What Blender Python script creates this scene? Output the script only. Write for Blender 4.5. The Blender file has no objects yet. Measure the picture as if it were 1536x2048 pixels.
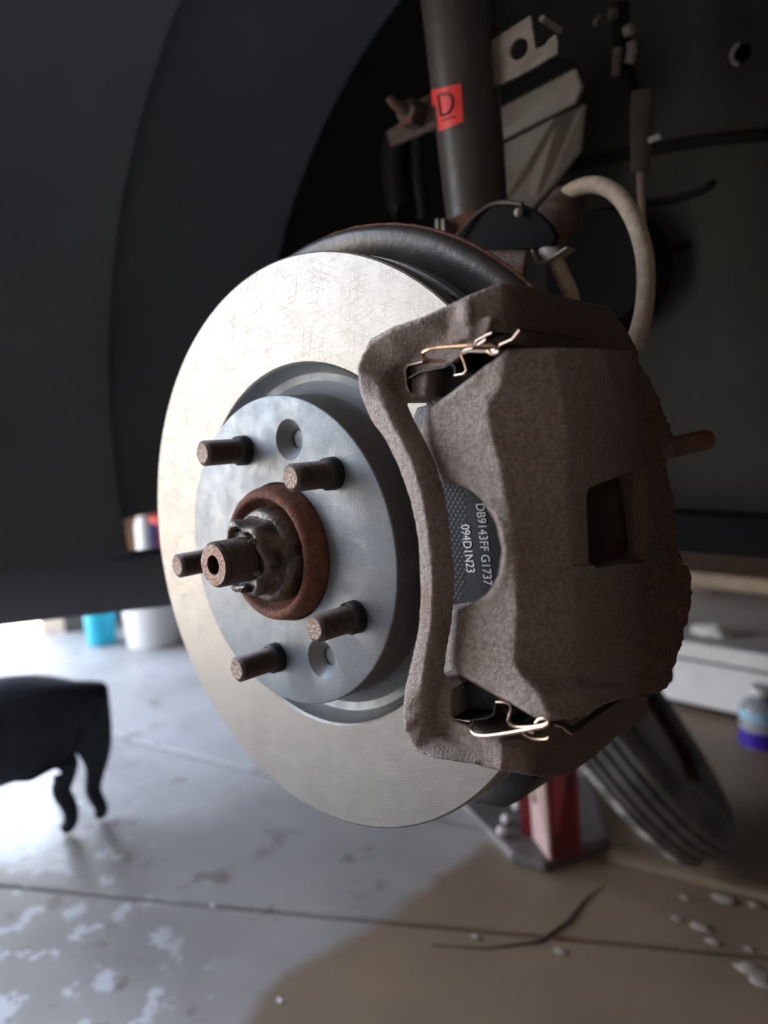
import bpy, bmesh, math, random
from mathutils import Vector, Matrix, noise
random.seed(4)
PI = math.pi
S = bpy.context.scene
COL = S.collection
HUB = 0.46                                   # height of the wheel hub over the floor (car is jacked up)

# ------------------------------------------------------------------ camera
CAM = Vector((0.3044, -0.2464, 0.0641 + HUB)); FPX = 1563.8
yaw, pit, rol = -0.757, -0.1187, -0.0437
Fv = Vector((math.sin(yaw)*math.cos(pit), math.cos(yaw)*math.cos(pit), math.sin(pit)))
R0 = Fv.cross(Vector((0, 0, 1))).normalized(); U0 = R0.cross(Fv)
Rv = R0*math.cos(rol) + U0*math.sin(rol); Uv = U0*math.cos(rol) - R0*math.sin(rol)
cd = bpy.data.cameras.new('camera'); cam = bpy.data.objects.new('camera', cd); COL.objects.link(cam)
cam.matrix_world = Matrix(((Rv.x, Uv.x, -Fv.x, CAM.x), (Rv.y, Uv.y, -Fv.y, CAM.y), (Rv.z, Uv.z, -Fv.z, CAM.z), (0, 0, 0, 1)))
cd.sensor_fit = 'HORIZONTAL'; cd.sensor_width = 36; cd.lens = 36*FPX/1536; cd.clip_start = .01
cd.dof.use_dof = True; cd.dof.focus_distance = 0.35; cd.dof.aperture_fstop = 7.5
S.camera = cam

# ------------------------------------------------------------------ sky, sun, exposure
w = bpy.data.worlds.new('sky'); S.world = w; w.use_nodes = True
nt = w.node_tree; bg = nt.nodes['Background']
tc = nt.nodes.new('ShaderNodeTexCoord'); sx = nt.nodes.new('ShaderNodeSeparateXYZ'); cr = nt.nodes.new('ShaderNodeValToRGB')
nt.links.new(tc.outputs['Generated'], sx.inputs[0]); nt.links.new(sx.outputs['Z'], cr.inputs[0]); nt.links.new(cr.outputs[0], bg.inputs[0])
cr.color_ramp.elements[0].position = 0.0; cr.color_ramp.elements[0].color = (.92, .93, .95, 1)
cr.color_ramp.elements[1].position = 0.6; cr.color_ramp.elements[1].color = (.62, .75, 1, 1)
bg.inputs[1].default_value = 4.2
sl = bpy.data.lights.new('sun', 'SUN'); so = bpy.data.objects.new('sun', sl); COL.objects.link(so)
sl.energy = 22; sl.angle = .01; sl.color = (1, .95, .86)
so.rotation_euler = Vector((-.12, .62, 1)).to_track_quat('Z', 'Y').to_euler()
for nm, loc, sy, sz, d in (('door_portal', (-1.9, -.8, 1.3), 2.9, 2.6, (1, 0, 0)),):
    al = bpy.data.lights.new(nm, 'AREA'); al.shape = 'RECTANGLE'; al.size = sy; al.size_y = sz; al.cycles.is_portal = True
    ao = bpy.data.objects.new(nm, al); COL.objects.link(ao); ao.location = loc
    ao.matrix_world = Matrix.Translation(loc) @ Matrix(((0, 0, -1, 0), (-1, 0, 0, 0), (0, 1, 0, 0), (0, 0, 0, 1)))
S.view_settings.view_transform = 'Standard'; S.view_settings.look = 'None'
S.view_settings.exposure = 1.15; S.view_settings.gamma = 1; S.view_settings.use_curve_mapping = False
S.cycles.use_denoising = True; S.cycles.max_bounces = 8; S.cycles.diffuse_bounces = 5; S.cycles.glossy_bounces = 4
S.cycles.sample_clamp_indirect = 8

# ------------------------------------------------------------------ helpers
def ray(x, y): return Fv + Rv*((x-768)/FPX) - Uv*((y-1024)/FPX)
def at(x, y, Y): d = ray(x, y); return CAM + d*((Y-CAM.y)/d.y)          # pixel -> point on the plane y = Y
def atx(x, y, X): d = ray(x, y); return CAM + d*((X-CAM.x)/d.x)
def atz(x, y, Z): d = ray(x, y); return CAM + d*((Z-CAM.z)/d.z)
def HV(x, y, z): return Vector((x, y, z + HUB))                          # hub-relative coordinates

def empty(name, loc, label, cat, group=None):
    o = bpy.data.objects.new(name, None); COL.objects.link(o); o.location = loc; o.empty_display_size = .02
    o['label'] = label; o['category'] = cat
    if group: o['group'] = group
    return o
def tag(o, label, cat, group=None):
    o['label'] = label; o['category'] = cat
    if group: o['group'] = group
    return o
def wloc(p):
    v = Vector((0, 0, 0))
    while p is not None: v = v + p.location; p = p.parent
    return v
def obj(name, bm, m, parent=None, smooth=True, base=None, mods=None, label=None, angle=35):
    """link a bmesh (in world coordinates) as ONE mesh object under its thing"""
    me = bpy.data.meshes.new(name)
    bmesh.ops.recalc_face_normals(bm, faces=bm.faces)
    off = wloc(parent) if parent else (Vector(base) if base is not None else Vector((0, 0, 0)))
    bmesh.ops.translate(bm, verts=bm.verts, vec=-off)
    bm.to_mesh(me); bm.free()
    o = bpy.data.objects.new(name, me); COL.objects.link(o)
    if parent: o.parent = parent
    else: o.location = off
    if mods:
        mods(o)
        dg = bpy.context.evaluated_depsgraph_get(); ev = o.evaluated_get(dg)
        nm = bpy.data.meshes.new_from_object(ev); o.modifiers.clear(); o.data = nm; bpy.data.meshes.remove(me); nm.name = name; me = nm
    me.materials.clear(); me.materials.append(m)
    for p in me.polygons: p.use_smooth = smooth
    if smooth and angle: me.set_sharp_from_angle(angle=math.radians(angle))
    if label: o['label'] = label
    return o
def cast_mods(vox=.0011, sm=4, disp=.0006, scale=.006):
    def f(o):
        r = o.modifiers.new('r', 'REMESH'); r.mode = 'VOXEL'; r.voxel_size = vox
        s = o.modifiers.new('s', 'SMOOTH'); s.iterations = sm; s.factor = .5
        if disp:
            t = bpy.data.textures.new('cast', 'CLOUDS'); t.noise_scale = scale; t.noise_depth = 3
            d = o.modifiers.new('d', 'DISPLACE'); d.texture = t; d.strength = disp; d.texture_coords = 'LOCAL'
    return f
def bev(wd, n=2, ang=30):
    def f(o):
        b = o.modifiers.new('b', 'BEVEL'); b.width = wd; b.segments = n; b.limit_method = 'ANGLE'; b.angle_limit = math.radians(ang)
    return f
def BM(): return bmesh.new()
def join(bm, fn):
    b2 = bmesh.new(); fn(b2); me = bpy.data.meshes.new('t'); b2.to_mesh(me); b2.free(); bm.from_mesh(me); bpy.data.meshes.remove(me)
def loft(bm, rings, closed=False, cap=True):
    vs = [[bm.verts.new(p) for p in r] for r in rings]; n = len(vs[0]); m = len(vs)
    for i in range(m if closed else m-1):
        a, b = vs[i], vs[(i+1) % m]
        for k in range(n):
            try: bm.faces.new((a[k], a[(k+1) % n], b[(k+1) % n], b[k]))
            except ValueError: pass
    if cap and not closed:
        bm.faces.new(vs[0][::-1]); bm.faces.new(vs[-1])
    return bm
def lathe(bm, prof, c=(0, 0, 0), ax='y', n=64, closed=True, rmod=None):
    """prof: (r, along-axis). closed: profile loops back on itself, else capped at both ends"""
    rings = []
    for i in range(n):
        a = 2*PI*i/n; ring = []
        for r, h in prof:
            if rmod: r = rmod(a, r, h)
            p = {'y': (r*math.cos(a), h, r*math.sin(a)), 'z': (r*math.cos(a), r*math.sin(a), h), 'x': (h, r*math.cos(a), r*math.sin(a))}[ax]
            ring.append(bm.verts.new(Vector(p) + Vector(c)))
        rings.append(ring)
    m = len(prof)
    for i in range(n):
        a, b = rings[i], rings[(i+1) % n]
        for k in range(m if closed else m-1):
            bm.faces.new((a[k], a[(k+1) % m], b[(k+1) % m], b[k]))
    if not closed:
        bm.faces.new([r[0] for r in rings]); bm.faces.new([r[-1] for r in rings][::-1])
    return bm
def box(bm, lo, hi, M=None):
    r = bmesh.ops.create_cube(bm, size=1)
    lo, hi = Vector(lo), Vector(hi)
    for v in r['verts']:
        v.co = Vector([lo[k] + (v.co[k]+.5)*(hi[k]-lo[k]) for k in range(3)])
        if M is not None: v.co = M @ v.co
    return r['verts']
def prism(bm, pts, vec):
    """polygon of 3D points extruded by vec"""
    a = [bm.verts.new(p) for p in pts]; b = [bm.verts.new(Vector(p)+Vector(vec)) for p in pts]; n = len(a)
    bm.faces.new(a); bm.faces.new(b[::-1])
    for k in range(n): bm.faces.new((a[k], b[k], b[(k+1) % n], a[(k+1) % n]))
    return bm
def frames(pts):
    out = []; up = None
    for i, p in enumerate(pts):
        t = (pts[min(i+1, len(pts)-1)] - pts[max(i-1, 0)]).normalized()
        if up is None:
            up = Vector((0, 0, 1)) if abs(t.z) < .9 else Vector((0, 1, 0))
        s = t.cross(up).normalized(); up = s.cross(t).normalized(); out.append((s, up))
    return out
def smooth_path(pts, k=6):
    pts = [Vector(p) for p in pts]; out = []
    for i in range(len(pts)-1):
        p0, p1, p2, p3 = pts[max(i-1, 0)], pts[i], pts[i+1], pts[min(i+2, len(pts)-1)]
        for j in range(k):
            t = j/k
            out.append(.5*((2*p1) + (p2-p0)*t + (2*p0-5*p1+4*p2-p3)*t*t + (3*p1-p0-3*p2+p3)*t**3))
    return out + [pts[-1]]
def tube(bm, pts, r, n=12):
    pts = [Vector(p) for p in pts]; rr = r if isinstance(r, (list, tuple)) else [r]*len(pts)
    rings = [[p + (s*math.cos(2*PI*k/n) + u*math.sin(2*PI*k/n))*rr[i] for k in range(n)] for i, (p, (s, u)) in enumerate(zip(pts, frames(pts)))]
    return loft(bm, rings)
def ribbon(bm, pts, vec, th=.0005):
    """folded sheet: polyline swept along vec with a little thickness"""
    pts = [Vector(p) for p in pts]; vec = Vector(vec); nv = []
    for i in range(len(pts)):
        t = (pts[min(i+1, len(pts)-1)] - pts[max(i-1, 0)]).normalized(); nv.append(t.cross(vec).normalized()*th)
    return loft(bm, [[p, p+n, p+n+vec, p+vec] for p, n in zip(pts, nv)])
def plate_holes(bm, outer, holes, vec):
    es = []
    for loop in [outer]+holes:
        vs = [bm.verts.new(p) for p in loop]
        for k in range(len(vs)): es.append(bm.edges.new((vs[k], vs[(k+1) % len(vs)])))
    r = bmesh.ops.triangle_fill(bm, edges=es, use_beauty=True)
    fs = [g for g in r['geom'] if isinstance(g, bmesh.types.BMFace)]
    e = bmesh.ops.extrude_face_region(bm, geom=fs)
    bmesh.ops.translate(bm, verts=[g for g in e['geom'] if isinstance(g, bmesh.types.BMVert)], vec=Vector(vec))
    return bm
def boolcut(o, cut_bm, solver='EXACT'):
    me = bpy.data.meshes.new('c'); bmesh.ops.recalc_face_normals(cut_bm, faces=cut_bm.faces); cut_bm.to_mesh(me); cut_bm.free()
    c = bpy.data.objects.new('c', me); COL.objects.link(c)
    m = o.modifiers.new('b', 'BOOLEAN'); m.object = c; m.operation = 'DIFFERENCE'; m.solver = solver
    dg = bpy.context.evaluated_depsgraph_get(); nm = bpy.data.meshes.new_from_object(o.evaluated_get(dg))
    o.modifiers.clear(); old = o.data; o.data = nm; nm.name = o.name; bpy.data.objects.remove(c); bpy.data.meshes.remove(me); bpy.data.meshes.remove(old)
def circ(c, r, n=20, ax='y'):
    return [Vector(c) + Vector((r*math.cos(2*PI*k/n), 0, r*math.sin(2*PI*k/n)) if ax == 'y' else (0, r*math.cos(2*PI*k/n), r*math.sin(2*PI*k/n))) for k in range(n)]
def copy_tree(o, dloc, name=None):
    c = o.copy(); COL.objects.link(c); c.location = o.location + Vector(dloc)
    for ch in [x for x in COL.objects if x.parent == o]:
        d = ch.copy(); COL.objects.link(d); d.parent = c
    return c

# ------------------------------------------------------------------ materials
def mat(name, col, rough=.5, metal=0., c2=None, sc=40, thr=(.4, .6), bump=0., bsc=400, rvar=0., spec=None, stretch=None, c3=None, sc3=8, thr3=(.5, .65), coat=0, detail=5, fn=None):
    m = bpy.data.materials.new(name); m.use_nodes = True; nt = m.node_tree; L = nt.links.new; N = nt.nodes.new
    b = nt.nodes['Principled BSDF']; b.inputs['Roughness'].default_value = rough; b.inputs['Metallic'].default_value = metal
    if spec is not None: b.inputs['Specular IOR Level'].default_value = spec
    b.inputs['Coat Weight'].default_value = coat
    tc = N('ShaderNodeTexCoord'); out = tc.outputs['Object']
    if stretch:
        mp = N('ShaderNodeMapping'); mp.inputs['Scale'].default_value = stretch; L(out, mp.inputs[0]); out2 = mp.outputs[0]
    else: out2 = out
    def nz(scale, src, d=detail):
        n = N('ShaderNodeTexNoise'); n.inputs['Scale'].default_value = scale; n.inputs['Detail'].default_value = d; n.inputs['Roughness'].default_value = .6
        L(src, n.inputs['Vector']); return n.outputs['Fac']
    def ramp(src, a, b_):
        r = N('ShaderNodeMapRange'); r.inputs['From Min'].default_value = a; r.inputs['From Max'].default_value = b_; L(src, r.inputs[0]); return r.outputs[0]
    def mix(f, a, c):
        x = N('ShaderNodeMix'); x.data_type = 'RGBA'; L(f, x.inputs[0])
        for s, i in ((a, 6), (c, 7)):
            if isinstance(s, tuple): x.inputs[i].default_value = (*s, 1)
            else: L(s, x.inputs[i])
        return x.outputs[2]
    col_out = None
    if c2: f = ramp(nz(sc, out2), *thr); col_out = mix(f, col, c2)
    if c3: f3 = ramp(nz(sc3, out), *thr3); col_out = mix(f3, col_out if col_out else col, c3)
    if fn: col_out = fn(m, nt, L, N, nz, ramp, mix, out, b, col_out)
    if col_out is not None: L(col_out, b.inputs['Base Color'])
    else: b.inputs['Base Color'].default_value = (*col, 1)
    if rvar: 
        mr = N('ShaderNodeMapRange'); mr.inputs['To Min'].default_value = rough-rvar; mr.inputs['To Max'].default_value = rough+rvar
        mr.inputs['From Min'].default_value = .35; mr.inputs['From Max'].default_value = .65
        L(nz(sc*1.7, out2), mr.inputs[0]); L(mr.outputs[0], b.inputs['Roughness'])
    if bump:
        bp = N('ShaderNodeBump'); bp.inputs['Strength'].default_value = bump; bp.inputs['Distance'].default_value = .001
        L(nz(bsc, out2, 3), bp.inputs['Height']); L(bp.outputs[0], b.inputs['Normal'])
    return m

def brushed(m, nt, L, N, nz, ramp, mix, out, b, c):
    """crossing fine grinding scratches in three directions"""
    tot = None
    for ang, sc in ((.35, 95), (-.9, 110), (1.35, 80), (.02, 130), (-.35, 90)):
        wv = N('ShaderNodeVectorMath'); wv.operation = 'MULTIPLY_ADD'; wn = N('ShaderNodeTexNoise'); wn.inputs['Scale'].default_value = 9; L(out, wn.inputs['Vector'])
        L(wn.outputs['Color'], wv.inputs[0]); wv.inputs[1].default_value = (.003, .003, .003); L(out, wv.inputs[2])
        r = N('ShaderNodeMapping'); r.inputs['Rotation'].default_value = (0, ang, 0); L(wv.outputs[0], r.inputs[0])
        s = N('ShaderNodeMapping'); s.inputs['Scale'].default_value = (1, 1, 55); s.inputs['Location'].default_value = (ang*3, 0, ang*11); L(r.outputs[0], s.inputs[0])
        v = ramp(nz(sc*.45, s.outputs[0], 3), .58, .68)
        if tot is None: tot = v
        else:
            ad = N('ShaderNodeMath'); ad.operation = 'ADD'; L(tot, ad.inputs[0]); L(v, ad.inputs[1]); tot = ad.outputs[0]
    bp = N('ShaderNodeBump'); bp.inputs['Strength'].default_value = .22; bp.inputs['Distance'].default_value = .0002
    L(tot, bp.inputs['Height']); L(bp.outputs[0], b.inputs['Normal'])
    rr = N('ShaderNodeMapRange'); rr.inputs['From Max'].default_value = 1.6; rr.inputs['To Min'].default_value = .40; rr.inputs['To Max'].default_value = .50
    L(tot, rr.inputs[0]); L(rr.outputs[0], b.inputs['Roughness'])
    f = ramp(nz(30, out), .40, .7)
    cc = mix(f, (.250, .241, .222), (.222, .212, .192)); sat = ramp(tot, 0, 3.2)
    return mix(sat, cc, (.150, .128, .10))
M = {}
M['disc'] = mat('machined_iron', (.8, .79, .76), .38, .92, fn=brushed)
M['hat'] = mat('zinc_coated_hat', (.215, .235, .25), .5, .5, c2=(.18, .20, .215), sc=60, thr=(.4, .7), bump=.15, bsc=900, rvar=.08, c3=(.27, .285, .29), sc3=45, thr3=(.60, .68))
M['hatside'] = mat('dull_grey_iron', (.13, .125, .12), .6, .3, c2=(.11, .10, .10), sc=60, bump=.2)
def arm_fn(m, nt, L, N, nz, ramp, mix, out, b, c):
    sp = N('ShaderNodeSeparateXYZ'); L(out, sp.inputs[0]); d = N('ShaderNodeMath'); d.operation = 'MULTIPLY_ADD'
    L(nz(60, out, 5), d.inputs[0]); d.inputs[1].default_value = .06; L(sp.outputs[1], d.inputs[2])
    return mix(ramp(d.outputs[0], -.015, .015), c, mix(ramp(nz(300, out, 3), .60, .68), (.13, .088, .072), (.24, .11, .06)))
M['cast'] = mat('weathered_cast_iron', (.35, .30, .278), .50, .3, c2=(.24, .19, .168), sc=520, thr=(.42, .60), bump=.9, bsc=1300, c3=(.20, .105, .065), sc3=24, thr3=(.60, .85), rvar=.08, fn=arm_fn)  # outboard tone raised to make the bar look lit; arms turn rusty brown
def rust_lit_fn(m, nt, L, N, nz, ramp, mix, out, b, c):
    sp = N('ShaderNodeSeparateXYZ'); L(out, sp.inputs[0]); d = N('ShaderNodeMath'); d.operation = 'MULTIPLY_ADD'
    L(nz(70, out, 5), d.inputs[0]); d.inputs[1].default_value = .16; L(sp.outputs[1], d.inputs[2])
    return mix(ramp(d.outputs[0], .100, .16), mix(ramp(sp.outputs[1], -.045, .02), c, (.125, .080, .064)), mix(ramp(nz(330, out, 3), .60, .68), (.12, .050, .032), (.30, .13, .055)))
M['calcast'] = mat('corroded_caliper_iron', (.37, .32, .295), .48, .3, c2=(.25, .20, .178), sc=520, thr=(.42, .60), bump=.9, bsc=1300, c3=(.19, .095, .060), sc3=24, thr3=(.62, .85), rvar=.08, fn=rust_lit_fn)  # outboard colour raised so the front facet looks lit; rust further inboard
M['castrust'] = mat('rust_bloomed_cast_iron', (.13, .10, .088), .6, .25, c2=(.10, .06, .045), sc=150, thr=(.38, .62), bump=1.0, bsc=650, c3=(.24, .075, .03), sc3=40, thr3=(.52, .7))
M['rust'] = mat('rust', (.22, .080, .045), .8, .05, c2=(.12, .045, .03), sc=240, thr=(.35, .65), bump=.9, bsc=900)
M['stud'] = mat('dark_worn_stud', (.06, .046, .042), .45, .5, c2=(.12, .075, .055), sc=300, thr=(.5, .7), bump=.3, bsc=1500)
M['studend'] = mat('stud_end', (.30, .25, .21), .55, .4, c2=(.20, .12, .09), sc=500, thr=(.4, .6), bump=.8, bsc=900)
M['grease'] = mat('greasy_grey_cap', (.15, .125, .105), .38, .35, c2=(.05, .04, .034), sc=130, thr=(.42, .6), bump=.5, bsc=400)
M['black'] = mat('black_paint', (.014, .015, .017), .42, .0, spec=.3, bump=.35, bsc=700)
M['padmesh'] = mat('pad_shim', (.045, .05, .056), .38, .3, bump=.1, bsc=600)
M['padraised'] = mat('pad_shim_raised', (.030, .033, .038), .6, .0, spec=.3)
M['padplain'] = mat('pad_plate_black', (.014, .016, .020), .65, .0, spec=.25, bump=.2, bsc=500)
M['padtex'] = mat('pad_plate_textured', (.045, .050, .055), .55, .1, bump=1.0, bsc=420)
M['white_print'] = mat('white_print', (.62, .63, .65), .5)
M['friction'] = mat('pad_friction', (.05, .047, .045), .85, c2=(.12, .10, .09), sc=600, thr=(.55, .6), bump=.5)
M['clip'] = mat('spring_steel', (.52, .37, .27), .22, .95)
M['clipdark'] = mat('dark_clip', (.02, .02, .02), .3, .5)
M['strut'] = mat('black_strut_paint', (.052, .047, .042), .42, .1, c2=(.08, .066, .055), sc=25, thr=(.4, .7), bump=.25, bsc=300, rvar=.1)
M['red_sticker'] = mat('red_sticker', (.86, .05, .045), .45)
M['ink'] = mat('dark_ink', (.11, .02, .02), .5)
M['hose'] = mat('tan_rubber_hose', (.44, .35, .26), .7, c2=(.36, .28, .21), sc=200, bump=.3, bsc=900)
M['bracket'] = mat('dusty_steel', (.21, .185, .15), .6, .4, c2=(.15, .12, .10), sc=80)
M['brightmet'] = mat('dusty_bright_steel', (.40, .38, .34), .55, .2, c2=(.30, .27, .24), sc=30)
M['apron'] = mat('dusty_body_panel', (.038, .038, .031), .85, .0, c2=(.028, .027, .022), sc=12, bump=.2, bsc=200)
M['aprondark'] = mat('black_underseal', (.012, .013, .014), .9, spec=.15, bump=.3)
M['rail'] = mat('pale_rail_paint', (.42, .42, .37), .55, .1, c2=(.34, .28, .23), sc=18, thr=(.35, .65))
M['liner'] = mat('wheel_arch_liner', (.13, .155, .195), .8, c2=(.15, .175, .21), sc=9, bump=.15, bsc=120)  # blue-grey lifted to put the haze into the dark plastic
M['body'] = mat('dark_car_paint', (.03, .045, .07), .3, .1, coat=.5)
M['rubber'] = mat('tyre_rubber', (.085, .090, .10), .75, c2=(.26, .26, .25), sc=14, thr=(.45, .7), bump=.3, bsc=150)
M['tyredust'] = mat('dusty_tyre_edge', (.70, .72, .68), .85, c2=(.16, .165, .165), sc=25)
M['rim'] = mat('dirty_steel_rim', (.10, .075, .055), .6, .3)
M['red'] = mat('red_stand_paint', (.17, .012, .018), .4, c2=(.11, .012, .015), sc=20)
M['standgrey'] = mat('dusty_stand_base', (.17, .155, .15), .6, .2, c2=(.12, .11, .105), sc=30)
M['wallm'] = mat('garage_wall_plaster', (.30, .27, .23), .9, c2=(.25, .22, .19), sc=3, bump=.2, bsc=60)
M['wood'] = mat('brown_wood', (.26, .14, .07), .7, c2=(.18, .09, .04), sc=20, stretch=(1, 1, .1))
M['whitepl'] = mat('white_plastic', (.78, .78, .77), .5)
M['cyan'] = mat('cyan_plastic', (.02, .48, .68), .45)
M['bench'] = mat('white_painted_metal', (.86, .84, .84), .5, c2=(.76, .74, .72), sc=6)
M['tan'] = mat('tan_board', (.42, .32, .23), .8, c2=(.34, .25, .18), sc=8)
M['brightred'] = mat('bright_red_paint', (.85, .12, .10), .5)
M['orange'] = mat('orange_brown_card', (.40, .17, .06), .8)
M['dog'] = mat('black_fur', (.018, .024, .034), .85, c2=(.026, .034, .046), sc=60, bump=.6, bsc=200)  # black lifted slightly towards blue for the flare over the dog
M['clear'] = mat('clear_bottle', (.75, .78, .82), .25)
M['clear'].node_tree.nodes['Principled BSDF'].inputs['Transmission Weight'].default_value = .6
M['purple'] = mat('purple_liquid', (.05, .02, .35), .3)
M['label_blue'] = mat('bottle_label', (.35, .60, .75), .5)
M['rubberboot'] = mat('grey_rubber_sleeve', (.10, .09, .08), .7)

def floor_fn(m, nt, L, N, nz, ramp, mix, out, b, c):
    # dry grey concrete, a damp brown area towards +x, pale foam spots, oily spots, and wet glossy water film near the door
    sp = N('ShaderNodeSeparateXYZ'); L(out, sp.inputs[0])
    def lin(kx, ky, k0, nsc, namp):
        a = N('ShaderNodeMath'); a.operation = 'MULTIPLY_ADD'; L(sp.outputs[0], a.inputs[0]); a.inputs[1].default_value = kx; a.inputs[2].default_value = k0
        c_ = N('ShaderNodeMath'); c_.operation = 'MULTIPLY_ADD'; L(sp.outputs[1], c_.inputs[0]); c_.inputs[1].default_value = ky; L(a.outputs[0], c_.inputs[2])
        d = N('ShaderNodeMath'); d.operation = 'MULTIPLY_ADD'; L(nz(nsc, out, 4), d.inputs[0]); d.inputs[1].default_value = namp; L(c_.outputs[0], d.inputs[2])
        return d.outputs[0]
    base = mix(ramp(nz(7, out), .35, .65), (.345, .33, .32), (.44, .425, .41))
    base = mix(ramp(nz(19, out, 3), .60, .70), base, (.25, .21, .185))
    dampf = ramp(lin(1, .0, .245-.0425, 10, .085), -.008, .012)          # brown where x > about -.245
    brown = mix(ramp(nz(6, out), .35, .65), (.33, .235, .155), (.24, .185, .135))
    # foam
    foam_area = ramp(lin(-.3, -1, .01, 6, .06), -.02, .04)
    fo = N('ShaderNodeMath'); fo.operation = 'MULTIPLY'; L(ramp(nz(27, out, 6), .555, .60), fo.inputs[0]); L(foam_area, fo.inputs[1])
    base = mix(fo.outputs[0], base, (.66, .68, .72))
    base = mix(dampf, base, brown)
    vd = N('ShaderNodeVectorMath'); vd.operation = 'DISTANCE'; L(out, vd.inputs[0]); vd.inputs[1].default_value = (-.86, .16, 0)
    wn = N('ShaderNodeMath'); wn.operation = 'MULTIPLY_ADD'; L(nz(9, out, 4), wn.inputs[0]); wn.inputs[1].default_value = .22; L(vd.outputs['Value'], wn.inputs[2])
    wet = ramp(wn.outputs[0], .36, .28)
    rr = N('ShaderNodeMapRange'); L(wet, rr.inputs[0]); rr.inputs['To Min'].default_value = .5; rr.inputs['To Max'].default_value = .16
    L(rr.outputs[0], b.inputs['Roughness'])
    return base
M['floor'] = mat('stained_concrete', (.4, .4, .4), .5, bump=.25, bsc=90, fn=floor_fn)
M['joint'] = mat('dirt_in_joint', (.06, .05, .045), .9)
M['ground'] = mat('sunlit_yard_concrete', (.50, .42, .33), .9, c2=(.42, .36, .29), sc=2)

# ------------------------------------------------------------------ setting
def struct(name, bm, m, parent=None, smooth=False):
    o = obj(name, bm, m, parent, smooth=smooth)
    if not parent: o['kind'] = 'structure'
    return o
bm = BM(); box(bm, (-1.7, -3.2, -.05), (2.6, 4, -.012)); fl = struct('floor', bm, M['joint'])
# slabs separated by real joints
J0, J1 = Vector((-.63, .058, 0)), Vector((-.267, .278, 0)); jd = (J1-J0).normalized(); jn = Vector((-jd.y, jd.x, 0))
K0, K1 = Vector((-.109, .546, 0)), Vector((.056, .582, 0)); kd = (K1-K0).normalized(); kn = Vector((-kd.y, kd.x, 0))
def clip(poly, p, n):
    out = []
    for i in range(len(poly)):
        a, b = poly[i], poly[(i+1) % len(poly)]; da, db = (a-p).dot(n), (b-p).dot(n)
        if da >= 0: out.append(a)
        if da*db < 0: out.append(a+(b-a)*(da/(da-db)))
    return out
R_ = [Vector(v) for v in ((-1.7, -3.2, 0), (2.6, -3.2, 0), (2.6, 4, 0), (-1.7, 4, 0))]
g = .0035
near = clip(R_, J0-jn*g, -jn); far = clip(R_, J0+jn*g, jn)
C0 = Vector((-.172, .300, 0)); C1 = Vector((-.092, .372, 0)); C2 = Vector((-.088, .50, 0))
far1 = clip(far, K0-kn*g, -kn); far2 = clip(far, K0+kn*g, kn)
for poly, nm in ((near, 0), (far1, 1), (far2, 2)):
    bm = BM(); prism(bm, poly, (0, 0, -.02)); o = obj('concrete_slab', bm, M['floor'], fl, smooth=False, mods=bev(.002, 1))
# open crack in the damp slab: shallow dark sliver wedges
bm = BM()
cp = [C0, (C0+C1)/2+Vector((.004, -.006, 0)), C1, C1.lerp(C2, .35)+Vector((.004, 0, 0)), C1.lerp(C2, .7)+Vector((-.002, 0, 0)), C2]
tube(bm, [p+Vector((0, 0, .0002)) for p in cp], [.0006, .0012, .0022, .0025, .0014, .0004], 6)
obj('floor_crack', bm, M['joint'], fl)
# raised dirty cement ridge along the second joint with pale chips
def chip(p, s, m, par, nm='cement_chip'):
    b = BM(); bmesh.ops.create_icosphere(b, subdivisions=2, radius=1)
    for v in b.verts:
        n_ = noise.noise(v.co*1.7+Vector((p[0]*90, p[1]*90, 0))); v.co = Vector((v.co.x*s*(1+n_*.9), v.co.y*s*.7*(1+n_*.6), max(v.co.z, -.2)*s*.18)) + Vector(p)
    return obj(nm, b, m, par)
bm = BM(); loft(bm, [[K0+kd*t+kn*a_+Vector((0, 0, h)) for a_, h in ((-.004, 0), (.002, .006+.002*noise.noise(Vector((t*30, 0, 0)))), (.016, .007), (.022, 0))] for t in [i*.02 for i in range(0, 70)]])
tr = struct('trim_1', bm, M['floor'])
M['chip'] = mat('pale_cement', (.42, .37, .32), .9, bump=.4)
for x, y, s in ((1370, 1797, .006), (1450, 1800, .012), (1510, 1812, .007), (1120, 1905, .006), (1355, 1840, .006), (1400, 1855, .010), (1425, 1885, .007), (1500, 1940, .012), (1520, 1965, .010), (1497, 1900, .005), (950, 1875, .005)):
    p = atz(x, y, 0); chip((p.x, p.y, .001), s, M['chip'], fl)
for x, y, s in ((425, 1812, .004), (560, 2002, .0035)):
    p = atz(x, y, 0); chip((p.x, p.y, .001), s, M['whitepl'], fl, 'debris_speck')
# walls: the left one has the wide open garage door
bm = BM(); box(bm, (-1.85, .63, -.05), (-1.7, 4, 3)); box(bm, (-1.85, -3.2, 2.6), (-1.7, .63, 3)); box(bm, (-1.85, -3.35, -.05), (-1.7, -2.2, 3)); struct('wall_left', bm, M['wallm'])
bm = BM(); box(bm, (-1.85, 4, -.05), (2.75, 4.15, 3)); struct('wall_back', bm, M['wallm'])
bm = BM(); box(bm, (2.6, -3.35, -.05), (2.75, 4, 3)); struct('wall_right', bm, M['wallm'])
bm = BM(); box(bm, (-1.7, -3.35, -.05), (2.6, -3.2, 3)); struct('wall_front', bm, M['wallm'])
bm = BM(); box(bm, (-1.85, -3.35, 3), (2.75, 4.15, 3.1)); struct('ceiling', bm, M['wallm'])
bm = BM(); box(bm, (-30, -25, -.10), (-1.7, 25, -.02)); struct('ground', bm, M['ground'])

# ------------------------------------------------------------------ the car around the brake
car = empty('car', (0, .5, .34), 'dark jacked-up car whose open wheel well surrounds the brake', 'car')
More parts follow.
